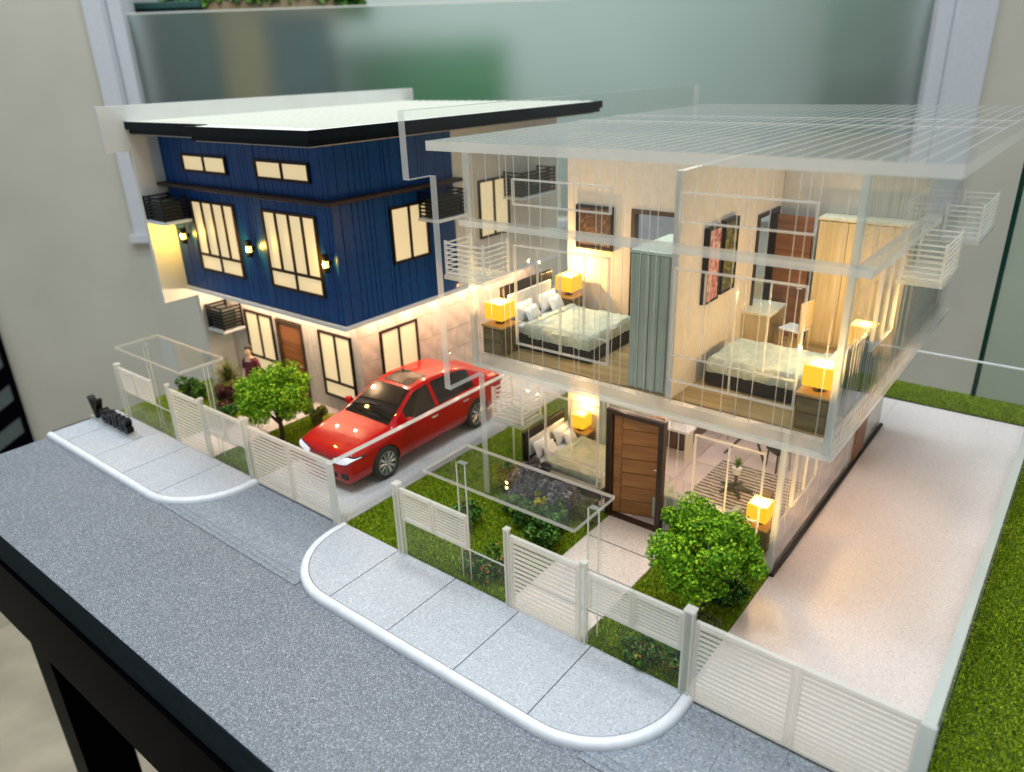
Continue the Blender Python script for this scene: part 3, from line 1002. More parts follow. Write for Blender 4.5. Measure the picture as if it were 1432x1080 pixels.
# inner walls
def notch_wall(axis, u0, u1, z0, z1, a, b, zt, t0, t1, mat, nm='inner_wall'):
    poly = [(u0, z0), (a, z0), (a, zt), (b, zt), (b, z0), (u1, z0), (u1, z1), (u0, z1)]
    return MB().prism(poly, axis, t0, t1).build(nm, mat, hB)
notch_wall('y', .02, 3.78, FL2, 6.84, 1.58, 2.40, 5.42, 3.0, 3.1, M['beige'])
notch_wall('x', .16, 4.25, FL2, 6.66, 3.2, 4.08, 5.5, 3.79, 3.9, M['beige'])
MB().box(3.905, W - .07, 4.26, 4.36, FL2, 6.84).build('inner_wall', M['grey_wall'], hB)
MB().box(.02, 2.5, 5.2, 5.3, FL2, 6.84).build('inner_wall', M['bath'], hB)
MB().box(2.51, 2.6, 3.15, 5.3, FL2, 6.84).build('inner_wall', M['bath'], hB)
for nm, x0, x1, y0, y1, z1 in (('door_lining', 1.5, 1.58, 2.97, 3.13, 5.42), ('door_lining', 2.40, 2.48, 2.97, 3.13, 5.42)):
    piece(nm, M['door_frame'], hB, x0, x1, y0, y1, FL2, z1)
piece('door_lining', M['door_frame'], hB, 1.5, 2.48, 2.97, 3.13, 5.42, 5.5)
piece('door_lining', M['door_frame'], hB, 3.76, 3.93, 3.12, 3.2, FL2, 5.5)
piece('door_lining', M['door_frame'], hB, 3.76, 3.93, 4.08, 4.14, FL2, 5.5)
piece('door_lining', M['door_frame'], hB, 3.76, 3.93, 3.12, 4.14, 5.5, 5.57)
d1 = MB().box(0, .66, -.03, .03, 0, 2.25).build('inner_door', M['door'], hB, (3.95, 4.05, FL2), rz=math.radians(-8))
piece('handle', M['metal'], d1, .50, .62, -.07, -.04, .95, .98, bevel=.008)
d1 = MB().box(0, .8, -.03, .03, 0, 2.2).build('inner_door', M['door'], hB, (2.38, 3.14, FL2), rz=math.radians(78))
# ground storey inside
MB().box(.05, GX - .062, GY + .063, 7.9, .02, .085).build('ground_floor', M['floor_joint'], hB)
gfl = MB().box(-.44, .44, -.44, .44, 0, .02).mesh('floor_tile', [M['floor_pink']])
for i in range(6):
    for j in range(7):
        link('floor_tile', gfl, hB, (.56 + i * .9 - .04, 1.52 + j * .9, .086))
MB().box(.05, GX - .02, 7.8, 7.9, .1, 2.95).build('inner_wall', M['grey_wall'], hB)
MB().box(.05, 1.9, 2.95, 3.05, .1, 2.95).build('inner_wall', M['beige'], hB)
MB().box(GX - .07, GX, 5.32, 7.9, .06, 2.95).build('ground_rear_wall', M['milky'], hB)
rd = MB().box(GX - .02, GX + .03, 5.62, 6.4, .1, 2.15).build('side_door', M['door'], hB)
piece('handle', M['metal'], rd, GX + .03, GX + .06, 5.68, 5.78, 1.05, 1.09)
MB().box(GX + .003, GX + .07, GY - .05, 7.95, .032, .085).build('base_strip', M['espresso'], hB)
# front door, ajar: frame, boards, handle
df = MB()
df.box(2.26, 2.36, GY - .05, GY + .09, .06, 2.30)
df.box(3.32, 3.42, GY - .05, GY + .09, .06, 2.30)
df.box(2.36, 3.32, GY - .05, GY + .09, 2.22, 2.30)
df.box(2.36, 3.32, GY - .05, GY + .09, .06, .10)
df.build('door_frame', M['door_frame'], hB)
dl = MB().box(0, .94, -.03, .03, 0, 2.10).build('front_door', M['door_warm_lit'], hB, (2.37, GY + .07, .11), rz=math.radians(17))
for k in range(7):
    piece('door_board', M['door_warm_lit'], dl, .16, .92, -.045, -.03, .02 + k * .297, .30 + k * .297, bevel=.008)
piece('door_stile', M['door_warm_lit'], dl, .0, .15, -.045, -.03, .02, 2.08, bevel=.008)
piece('handle', M['metal'], dl, .76, .88, -.09, -.06, 1.05, 1.08, bevel=.008)
led_row(hB, (.6, 1.7, 2.80), (5.0, 1.7, 2.80), 4, .11, (1, .78, .62))
led_row(hB, (1.2, 3.9, 2.80), (4.9, 3.9, 2.80), 3, .12, (1, .86, .80))
led_row(hB, (1.2, 5.8, 2.80), (4.9, 5.8, 2.80), 3, .10, (1, .88, .84))
led_row(hB, (5.9, 1.2, 2.80), (5.9, 5.2, 2.80), 4, .15, (1, .56, .28))
led_row(hB, (.6, .5, 2.80), (5.4, .5, 2.80), 5, .045, (1, .66, .38))

# ------------------------------------------------------------------ furniture
def pillow(parent, x, y, z, sx, sy, sz, rx=0, ry=0, rz=0, mat='linen'):
    """square cushion: pinched edges, plump middle; sx = half thickness, sy/sz = half sides"""
    b = MB(); n = 8
    for side in (1, -1):
        for i in range(n + 1):
            for j in range(n + 1):
                u, v = -1 + 2 * i / n, -1 + 2 * j / n
                t = (max(0, 1 - u ** 4) * max(0, 1 - v ** 4)) ** .6
                k = 1 - .07 * (abs(u) < .95) * (v * v) - .05 * (1 - abs(u)) * abs(v) ** 3
                b.v.append((side * sx * t, sy * u * (1 - .08 * (1 - v * v)), sz * v * (1 - .08 * (1 - u * u))))
    m = n + 1
    for o_ in (0, m * m):
        for i in range(n):
            for j in range(n):
                b.f.append((o_ + i * m + j, o_ + (i + 1) * m + j, o_ + (i + 1) * m + j + 1, o_ + i * m + j + 1)); b.m.append(0)
    o = b.build('pillow', M[mat], parent, (x, y, z), smooth=True)
    o.rotation_euler = (rx, ry, rz)
    return o

def soft_box(nx, ny, x0, x1, y0, y1, z0, z1, amp, seed, round_=.06):
    """duvet: a box whose top is a bumpy grid with rolled edges"""
    r = np.random.default_rng(seed)
    b = MB()
    ph = r.uniform(0, 6.28, 8); fx = r.uniform(2, 7, 8); fy = r.uniform(2, 7, 8)
    for i in range(nx + 1):
        for j in range(ny + 1):
            u, v = i / nx, j / ny
            x, y = x0 + (x1 - x0) * u, y0 + (y1 - y0) * v
            d = min(u * (x1 - x0), (1 - u) * (x1 - x0), v * (y1 - y0), (1 - v) * (y1 - y0))
            e = min(1, d / round_)
            z = z1 - round_ * (1 - math.sqrt(max(0, 1 - (1 - e) ** 2)))
            z += amp * sum(math.sin(fx[k] * x * 2 + fy[k] * y * 2 + ph[k]) for k in range(8)) / 3 * e + r.normal(0, amp * .35)
            b.v.append((x, y, z))
    n = ny + 1
    for i in range(nx):
        for j in range(ny):
            b.f.append((i * n + j, (i + 1) * n + j, (i + 1) * n + j + 1, i * n + j + 1)); b.m.append(0)
    # skirts
    ring = [i * n for i in range(nx + 1)] + [nx * n + j for j in range(1, ny + 1)] + [i * n + ny for i in range(nx - 1, -1, -1)] + [j for j in range(ny - 1, 0, -1)]
    base = len(b.v)
    for q in ring:
        x, y, z = b.v[q]
        b.v.append((x + r.normal(0, amp * .5), y + r.normal(0, amp * .5), z0 + abs(r.normal(0, amp))))
    k = len(ring)
    for i in range(k):
        b.f.append((ring[i], base + i, base + (i + 1) % k, ring[(i + 1) % k])); b.m.append(0)
    return b

def bed(label, loc, rz, ln, wd, head_h, head='espresso', pillows=4):
    """head at x=0, foot at +x, centred on y"""
    o = thing('bed', label, 'bed', loc, rz, group='beds in the clear house')
    MB().box(.10, ln, -wd / 2, wd / 2, .02, .26).build('base', M['espresso'], o, bevel=.04)
    MB().box(.0, .09, -wd / 2 - .03, wd / 2 + .03, .0, head_h).build('headboard', M[head], o, bevel=.02)
    MB().box(.09, .14, -wd / 2 + .08, wd / 2 - .08, .45, head_h - .16).build('head_cushion', M['linen'], o, bevel=.03)
    MB().box(.15, ln - .06, -wd / 2 + .05, wd / 2 - .05, .26, .44).build('mattress', M['linen'], o, bevel=.05)
    soft_box(34, 30, .62, ln - .02, -wd / 2 - .0, wd / 2 + .0, .24, .49, .012, int(ln * 100) + 3).build('duvet', M['duvet'], o, smooth=True)
    fold = soft_box(6, 30, .52, .72, -wd / 2 - .01, wd / 2 + .01, .30, .515, .008, 5)
    fold.build('folded_edge', M['duvet'], o, smooth=True)
    yy = (-wd / 4, wd / 4)
    for y in yy:
        pillow(o, .27, y, .62, .075, wd * .21, .18, ry=math.radians(-24))
        pillow(o, .44, y + .03, .585, .06, wd * .155, .15, ry=math.radians(-30), rz=.1)
    return o

def nightstand(label, loc, wx=.46, wy=.46, h=.55):
    o = thing('nightstand', label, 'nightstand', loc, group='nightstands in the clear house')
    MB().box(-wx / 2, wx / 2, -wy / 2, wy / 2, 0, h - .04).build('carcass', M['stand'], o, bevel=.008)
    MB().box(-wx / 2 - .02, wx / 2 + .02, -wy / 2 - .02, wy / 2 + .02, h - .04, h).build('top', M['stand_top_lamplit'], o, bevel=.008)
    for k in range(2):
        z0 = .06 + k * (h - .1) / 2
        d = piece('drawer', M['stand'], o, wx / 2 - .005, wx / 2 + .02, -wy / 2 + .03, wy / 2 - .03, z0, z0 + (h - .16) / 2, bevel=.006)
        d2 = piece('drawer', M['stand'], o, -wx / 2 + .03, wx / 2 - .03, -wy / 2 - .02, -wy / 2 + .005, z0, z0 + (h - .16) / 2, bevel=.006)
    return o

def table_lamp(label, loc, power=.12, w_=.40, h_=.30):
    o = thing('table_lamp', label, 'lamp', loc, group='square yellow table lamps')
    MB().tube([(0, 0, 0), (0, 0, .015)], .09, 16).build('foot', M['dark_metal'], o)
    MB().tube([(0, 0, .015), (0, 0, .14)], .02, 10).build('stem', M['dark_metal'], o)
    a = w_ / 2
    sh = MB()
    sh.box(-a, a, -a, a, .10, .10 + h_)
    so = sh.build('shade', M['shade'], o, bevel=.015)
    t = MB().box(-a + .02, a - .02, -a + .02, a - .02, .10 + h_, .108 + h_).build('diffuser', M['shade_top'], so)
    MB().lathe([(.001, -.02), (.07, -.008), (.075, .0), (.05, .012), (.001, .018)], origin=(0, 0, .115 + h_), n=16).build('bulb', M['bulb'], so, smooth=True)
    point('lamp_light', (0, 0, .10 + h_ + .16), power, (1, .60, .20), .02, o)
    point('lamp_light', (0, 0, .055), power * .7, (1, .42, .03), .02, o)
    return o

# upper left bedroom
bed('double bed with sage quilt and grey pillows in upper left bedroom', (.10, 1.42, FL2), 0, 1.98, 1.52, 1.12)
nightstand('brown two drawer nightstand at front corner of upper left bedroom', (.32, .36, FL2))
table_lamp('glowing square yellow lamp on front nightstand of upper left bedroom', (.32, .36, FL2 + .55))
nightstand('nightstand between the bed and back wall of upper left bedroom', (.34, 2.56, FL2))
table_lamp('glowing yellow lamp beside the headboard near dark framed picture', (.34, 2.56, FL2 + .55))
wd_ = thing('wardrobe', 'tall sage green wardrobe at the partition between upper bedrooms', 'wardrobe', (3.42, .85, FL2))
MB().box(-.33, .33, -.62, .62, 0, 2.22).build('carcass', M['sage'], wd_, bevel=.006)
for k in range(4):
    piece('door_panel', M['sage'], wd_, -.32 + k * .161, -.17 + k * .161, -.645, -.62, .04, 2.2, bevel=.006)
MB().box(-.35, .35, -.64, .64, 2.22, 2.26).build('top', plain('wardrobe_top', lin(.60, .66, .56), .5), wd_)
for k in range(2):
    piece('side_panel', M['sage'], wd_, -.35, -.33, -.6 + k * .61, -.02 + k * .61, .04, 2.2, bevel=.006)

def picture(label, plane, u0, u1, z0, z1, at, frame_m, art):
    if plane == 'y':
        o = thing('framed_picture', label, 'picture', ((u0 + u1) / 2, at, z0)); hw = (u1 - u0) / 2
        f = MB(); t = .05; h = z1 - z0
        f.box(-hw, -hw + t, -.07, 0, 0, h); f.box(hw - t, hw, -.07, 0, 0, h); f.box(-hw + t, hw - t, -.07, 0, 0, t); f.box(-hw + t, hw - t, -.07, 0, h - t, h)
        f.build('frame', frame_m, o)
        MB().box(-hw + t, hw - t, -.04, -.002, t, h - t).build('canvas', art, o)
    else:
        o = thing('framed_picture', label, 'picture', (at, (u0 + u1) / 2, z0)); hw = (u1 - u0) / 2
        f = MB(); t = .04; h = z1 - z0
        f.box(0, .09, -hw, -hw + t, 0, h); f.box(0, .09, hw - t, hw, 0, h); f.box(0, .09, -hw + t, hw - t, 0, t); f.box(0, .09, -hw + t, hw - t, h - t, h)
        f.build('frame', frame_m, o)
        MB().box(.002, .08, -hw + t, hw - t, t, h - t).build('canvas', art, o)
    return o
def art(name, stops, scale, dist=2.0):
    m, nt, bs = new_mat(name)
    v = coord(nt)
    n = nt.nodes.new('ShaderNodeTexNoise')
    n.inputs['Scale'].default_value = scale; n.inputs['Detail'].default_value = 6; n.inputs['Distortion'].default_value = dist
    nt.links.new(v, n.inputs['Vector'])
    nt.links.new(ramp(nt, n.outputs['Fac'], stops), bs.inputs['Base Color'])
    bs.inputs['Roughness'].default_value = .5
    return m
picture('dark brown framed picture on back wall of upper left bedroom', 'y', .26, 1.12, 4.64, 5.5, 2.99, M['espresso'],
        art('art_brown', [(.35, lin(.012, .008, .006)), (.55, lin(.09, .04, .02)), (.7, lin(.25, .14, .06))], 5))
picture('pink floral picture, nearer of two on partition of upper right bedroom', 'x', .97, 1.46, 4.52, 5.72, 3.902, M['espresso'],
        art('art_pink', [(.38, lin(.30, .05, .07)), (.5, lin(.55, .25, .24)), (.6, lin(.62, .50, .40))], 4.5))
picture('gold and black picture, farther of two on partition of upper right bedroom', 'x', 1.56, 2.10, 4.55, 5.74, 3.902, M['espresso'],
        art('art_gold', [(.42, lin(.02, .02, .008)), (.56, lin(.16, .15, .02)), (.68, lin(.42, .36, .07))], 6))

# upper right bedroom: headboard at the right wall
bed('bed with pale quilt on dark base in upper right bedroom', (6.27, 1.55, FL2), math.pi, 2.2, 1.18, 1.05)
nightstand('brown nightstand at front right corner of upper right bedroom', (6.0, .48, FL2))
table_lamp('glowing yellow lamp at front right corner of upper right bedroom', (6.0, .48, FL2 + .55))
nightstand('nightstand behind the headboard side of upper right bedroom', (6.02, 2.50, FL2))
table_lamp('glowing yellow lamp beyond the bed in upper right bedroom', (6.02, 2.50, FL2 + .55))
dk = thing('desk', 'pale oak writing desk against partition of upper right bedroom', 'desk', (4.06, 3.18, FL2))
MB().box(-.36, .36, -.42, .42, .70, .75).build('top', M['oak_top'], dk, bevel=.006)
MB().box(-.34, .34, -.40, -.36, 0, .70).build('side_panel', M['oak'], dk, bevel=.004)
MB().box(-.34, .34, .36, .40, 0, .70).build('side_panel', M['oak'], dk, bevel=.004)
MB().box(-.34, -.30, -.36, .36, .25, .70).build('back_panel', M['oak'], dk)
ch = thing('desk_chair', 'pale wooden chair with grey seat at the oak desk', 'chair', (4.72, 3.20, FL2), math.radians(-12))
MB().box(-.2, .2, -.2, .2, .42, .47).build('seat', M['linen'], ch, bevel=.02)
MB().box(.18, .22, -.2, .2, .50, .98).build('backrest', M['oak'], ch, bevel=.012)
for x in (-.17, .19):
    for y in (-.17, .17):
        MB().tube([(x, y, 0), (x, y, .42 if x < 0 else .6)], .02, 8).build('leg', M['oak'], ch)
wo = thing('wardrobe', 'large pale oak wardrobe at back of upper right bedroom', 'wardrobe', (5.48, 4.02, FL2))
MB().box(-.74, .74, -.2, .22, 0, 2.26).build('carcass', M['oak'], wo)
for k in range(3):
    d = piece('door_panel', M['oak'], wo, -.73 + k * .49, -.25 + k * .49, -.225, -.2, .05, 2.24, bevel=.006)
MB().box(-.76, .76, -.23, .23, 2.26, 2.30).build('top', M['oak_top'], wo)
so_ = thing('sofa', 'charcoal sofa in the rear upper room by the right wall', 'sofa', (5.85, 6.3, FL2))
MB().box(-.45, .35, -1.0, 1.0, .05, .42).build('seat', M['charcoal'], so_, bevel=.06)
MB().box(.12, .38, -1.0, 1.0, .40, .95).build('backrest', M['charcoal'], so_, bevel=.08)
for y in (-1.08, 1.08):
    MB().box(-.45, .38, y - .1, y + .1, .05, .62).build('armrest', M['charcoal'], so_, bevel=.05)
# ground storey
bed('bed with olive quilt and white pillows in ground floor bedroom', (.12, 1.88, .107), 0, 1.9, 1.42, 1.0)
nightstand('nightstand beside the bed in ground floor bedroom', (.55, 2.74, .107), .44, .32)
table_lamp('glowing yellow lamp by the bed in ground floor bedroom', (.55, 2.72, .657), .05, .34, .30)
gw = thing('wardrobe', 'grey green wardrobe behind ground floor bed near front door', 'wardrobe', (1.55, 2.72, .107))
MB().box(-.42, .42, -.2, .2, 0, 2.1).build('carcass', M['sage'], gw)
for k in range(3):
    piece('door_panel', M['sage'], gw, -.41 + k * .278, -.145 + k * .278, -.222, -.2, .04, 2.08, bevel=.006)
kc = thing('kitchen_counter', 'brown kitchen counter with white worktop beyond the front door', 'counter', (2.05, 4.5, .107))
MB().box(-.35, .35, -.5, .9, 0, 1.15).build('carcass', plain('counter_brown', lin(.11, .055, .04), .5), kc, bevel=.01)
MB().box(-.36, .62, -.86, -.46, .62, .68).build('worktop', M['linen'], kc, bevel=.006)
MB().box(.52, .58, -.80, -.52, 0, .62).build('side_panel', M['oak_top'], kc)
rg = thing('rug', 'beige rug with thin black stripes in the living room', 'rug', (4.18, 3.1, .107))
rm, nt, bs = new_mat('rug_stripes')
v = coord(nt)
wv = nt.nodes.new('ShaderNodeTexWave'); wv.wave_type = 'BANDS'; wv.bands_direction = 'Y'
wv.inputs['Scale'].default_value = 2.6; wv.inputs['Distortion'].default_value = 2.4; wv.inputs['Detail'].default_value = 2; wv.inputs['Detail Scale'].default_value = 3
nt.links.new(v, wv.inputs['Vector'])
nt.links.new(ramp(nt, wv.outputs['Fac'], [(.26, lin(.05, .045, .04)), (.42, lin(.52, .45, .38))]), bs.inputs['Base Color'])
bs.inputs['Roughness'].default_value = .9
MB().box(-.9, .9, -1.0, 1.0, .0, .03).build('pile', rm, rg, bevel=.01)
ct = thing('coffee_table', 'round clear coffee table on black star base over rug', 'table', (4.0, 3.05, .137))
for k in range(5):
    a = k * 2 * math.pi / 5 + .3
    MB().tube([(.04 * math.cos(a), .04 * math.sin(a), .10), (.34 * math.cos(a), .34 * math.sin(a), .03)], [.05, .035], 8).build('base_arm', M['dark_metal'], ct)
MB().tube([(0, 0, .05), (0, 0, .36)], .035, 10).build('column', M['dark_metal'], ct)
MB().tube([(0, 0, .36), (0, 0, .385)], .48, 40).build('top', [M['clear']], ct)
pp_ = thing('potted_plant', 'small spiky green plant in pot on coffee table', 'plant', (4.0, 3.05, .525))
MB().lathe([(.07, 0), (.10, .13), (.09, .13)], n=14).build('pot', M['linen'], pp_)
def spikes(name, mat, parent, n, ln, wd, z0=.1, spread=.8, seed=1):
    r = random.Random(seed); b = MB()
    for k in range(n):
        a = r.uniform(0, 6.28); t = r.uniform(.15, spread); l = ln * r.uniform(.7, 1.1)
        d = Vector((math.cos(a) * math.sin(t), math.sin(a) * math.sin(t), math.cos(t)))
        s_ = Vector((-math.sin(a), math.cos(a), 0)) * wd
        o_ = Vector((0, 0, z0)); mid = o_ + d * l * .5 + Vector((0, 0, .04 * l)); tip = o_ + d * l - Vector((0, 0, .12 * l * t))
        b.quad([o_ - s_ * .5, o_ + s_ * .5, mid + s_, mid - s_]); b.quad([mid - s_, mid + s_, tip])
    return b.build(name, mat, parent)
spikes('leaf_tuft', M['leaf_mid'], pp_, 22, .30, .022, .12, .8, 4)
sf = thing('sofa', 'low grey sofa at near edge of the striped rug', 'sofa', (3.85, 1.62, .107))
MB().box(-.62, .62, -.36, .30, .04, .34).build('seat', M['sage'], sf, bevel=.04)
MB().box(-.62, .62, -.42, -.24, .30, .62).build('backrest', M['sage'], sf, bevel=.04)
for x in (-.68, .68):
    MB().box(x - .06, x + .06, -.40, .30, .04, .48).build('armrest', M['sage'], sf, bevel=.03)
nightstand('orange lit side table in the living room front corner', (5.04, 1.52, .107), .42, .42, .52)
table_lamp('glowing yellow lamp in the living room front corner', (5.04, 1.52, .627), .13, .36, .30)
tv = thing('bench', 'long brown bench beside living room rug behind the tree', 'bench', (4.72, 2.3, .107))
MB().box(-.1, .1, -.5, .6, .30, .36).build('seat', M['stand'], tv)
for y in (-.42, .52):
    MB().box(-.08, .08, y - .04, y + .04, 0, .30).build('leg', M['stand'], tv)
dt = thing('dining_table', 'clear dining table on crossed black legs in the living room', 'table', (3.62, 4.75, .107))
MB().box(-.62, .62, -.4, .4, .72, .75).build('top', [M['clear']], dt)
for (x, y, x2, y2) in ((-.45, -.3, .2, .1), (.45, -.3, -.2, .1), (-.45, .3, .2, -.1), (.45, .3, -.2, -.1)):
    MB().tube([(x, y, 0), (x2 * .4, y2, .72)], .028, 8).build('leg', M['dark_metal'], dt)
for k, (x, y, a) in enumerate(((3.0, 5.35, 2.2), (4.3, 5.2, .9), (4.35, 4.45, -.6))):
    c_ = thing('dining_chair', ['dark dining chair at far left of the clear dining table', 'dark dining chair behind the clear dining table', 'dark dining chair at right end of the clear dining table'][k], 'chair', (x, y, .107), a, group='dining chairs')
    MB().box(-.2, .2, -.2, .2, .42, .46).build('seat', M['charcoal'], c_, bevel=.015)
    MB().box(.16, .2, -.2, .2, .46, .85).build('backrest', M['charcoal'], c_, bevel=.012)
    for sx in (-.17, .17):
        for sy in (-.17, .17):
            MB().tube([(sx, sy, 0), (sx * .9, sy * .9, .42)], .018, 6).build('leg', M['dark_metal'], c_)

# ------------------------------------------------------------------ fences, gates, boundary walls
FY = -2.27
def louvre_panel(parent, name, x0, x1, z0, z1, n):
    t = .05
    f = MB()
    f.box(x0, x0 + t, FY - .03, FY + .03, z0, z1); f.box(x1 - t, x1, FY - .03, FY + .03, z0, z1)
    f.box(x0 + t, x1 - t, FY - .03, FY + .03, z0, z0 + t); f.box(x0 + t, x1 - t, FY - .03, FY + .03, z1 - t, z1)
    fo = f.build(name, M['frost'], parent)
    h = (z1 - z0 - 2 * t) / n
    key = ('slat', round(x1 - x0, 3), round(h, 3))
    if key not in _cache:
        w2 = (x1 - x0) / 2 - t
        _cache[key] = MB().prism([(-.010, -h * .30), (.000, -h * .30), (.010, h * .22), (.000, h * .22)], 'x', -w2, w2).mesh('slat', [M['louvre']])
    for k in range(n):
        link('slat', _cache[key], fo, ((x0 + x1) / 2, FY, z0 + t + (k + .5) * h))
    return fo

for ox, hn in ((0, 'clear house'), (-L, 'blue house')):
    def T(name, label, cat, x, grp=None):
        return thing(name, label, cat, (ox + x, 0, 0), group=grp)
    def post(x, y, s, z1, label):
        o = T('fence_post', label, 'post', x, 'clear fence posts')
        piece('shaft', M['clear'], o, -s / 2, s / 2, y - s / 2, y + s / 2, .03, z1, thin='z', edge=M['milky'])
        piece('cap', M['frost'], o, -s / 2 - .015, s / 2 + .015, y - s / 2 - .015, y + s / 2 + .015, z1, z1 + .03)
        for sx in (-1, 1):
            piece('edge_strip', M['frost'], o, sx * (s / 2) - .012, sx * (s / 2) + .012, y - s / 2 - .008, y - s / 2 + .008, .03, z1)
    post(.04, FY, .11, 1.52, f'clear corner fence post at left end of {hn} front')
    post(2.47, FY, .07, 1.54, f'clear left post of the pedestrian gate of {hn}')
    post(3.88, FY, .08, 1.54, f'clear right post of the pedestrian gate of {hn}')
    post(5.53, FY, .12, 1.50, f'clear post between low fence and driveway gate of {hn}')
    o = T('louvred_fence', f'louvred white fence panel left of the pedestrian gate of {hn}', 'fence', 0)
    louvre_panel(o, 'leaf_frame', .12, .86, .84, 1.47, 9)
    louvre_panel(o, 'leaf_frame', .87, 1.64, .84, 1.47, 9)
    sheet('base_sheet', o, .12, 2.42, FY - .02, FY + .02, .03, .838, 'y')
    o = T('louvred_fence', f'louvred white fence panel right of the pedestrian gate of {hn}', 'fence', 0)
    louvre_panel(o, 'leaf_frame', 3.95, 4.68, .80, 1.42, 9)
    louvre_panel(o, 'leaf_frame', 4.69, 5.44, .80, 1.42, 9)
    sheet('base_sheet', o, 3.95, 5.44, FY - .02, FY + .02, .03, .798, 'y')
    o = T('pedestrian_gate', f'white louvred pedestrian gate of {hn}', 'gate', 0)
    louvre_panel(o, 'leaf_frame', 2.53, 3.80, .07, 1.47, 15)
    o = T('driveway_gate', f'white louvred double driveway gate of {hn}', 'gate', 0)
    louvre_panel(o, 'leaf_frame', 5.62, 6.93, .06, 1.38, 15)
    louvre_panel(o, 'leaf_frame', 6.95, 8.30, .06, 1.38, 15)
    o = T('gate_canopy', f'flat clear canopy over the pedestrian gate of {hn}', 'canopy', 0)
    sheet('roof_sheet', o, 1.12, 3.96, -2.64, -1.6, 2.28, 2.34, 'z', edge='frost')
    for px, py in ((1.42, -2.05), (3.86, -1.95)):
        q = sheet('post', o, px - .09, px + .09, py - .05, py + .05, .03, 2.278, 'z', mat='milky', edge='clear')
        for sx in (-1, 1):
            piece('edge_strip', M['frost'], o, px + sx * .09 - .01, px + sx * .09 + .01, py - .058, py - .045, .03, 2.27)
    o = T('boundary_wall', f'low clear boundary wall on the right of the {hn} driveway', 'wall', 8.36)
    MB().box(-.06, .06, FY - .06, 9.62, .0, 1.40, thin='x').build('sheet', [M['tinted'] if ox == 0 else M['clear'], M['edge']], o)
    MB().box(-.065, .065, FY - .06, 9.62, 1.401, 1.412).build('top_edge', M['milky'], o)
    piece('end_post', M['edge'], o, -.08, .08, FY - .13, FY - .061, .0, 1.42)
    o = T('boundary_wall', f'low clear rear boundary wall behind the {hn}', 'wall', 0)
    MB().box(-1.5 if ox == 0 else -.5, 8.42 if ox == 0 else 8.28, 9.66, 9.72, .0, 1.37, thin='y').build('sheet', [M['clear'], M['edge']], o)
    MB().box(-1.5 if ox == 0 else -.5, 8.42 if ox == 0 else 8.28, 9.655, 9.725, 1.371, 1.40).build('top_edge', M['kerb'], o)
# glass screen behind the model
gs = thing('glass_screen', 'upright glass sheet with dark green edge behind the turf', 'glass', (6.95, 10.98, 0))
MB().box(.06, 8, -.06, .06, -.3, 8.5, thin='y').build('sheet', [M['tinted'], M['green_edge']], gs)
MB().box(-.05, .055, -.07, .07, -.3, 8.5).build('polished_edge', M['green_edge'], gs)

# ------------------------------------------------------------------ name sign
sg = thing('name_sign', 'black raised letters reading Venus on a clear base', 'sign', (-10.74, -2.80, .10))
sheet('base', sg, 0, 2.25, -.12, .12, .0, .07, 'z', mat='milky')
sheet('back_sheet', sg, .05, 2.0, .06, .10, .07, .16, 'y', mat='clear')
xx = .08
for chx in 'Venus':
    t_, wd2 = text_part('letter', chx, M['letter'], sg, (xx, -.02, .09), .74, .16, (math.pi / 2, 0, 0))
    xx += wd2 + .03

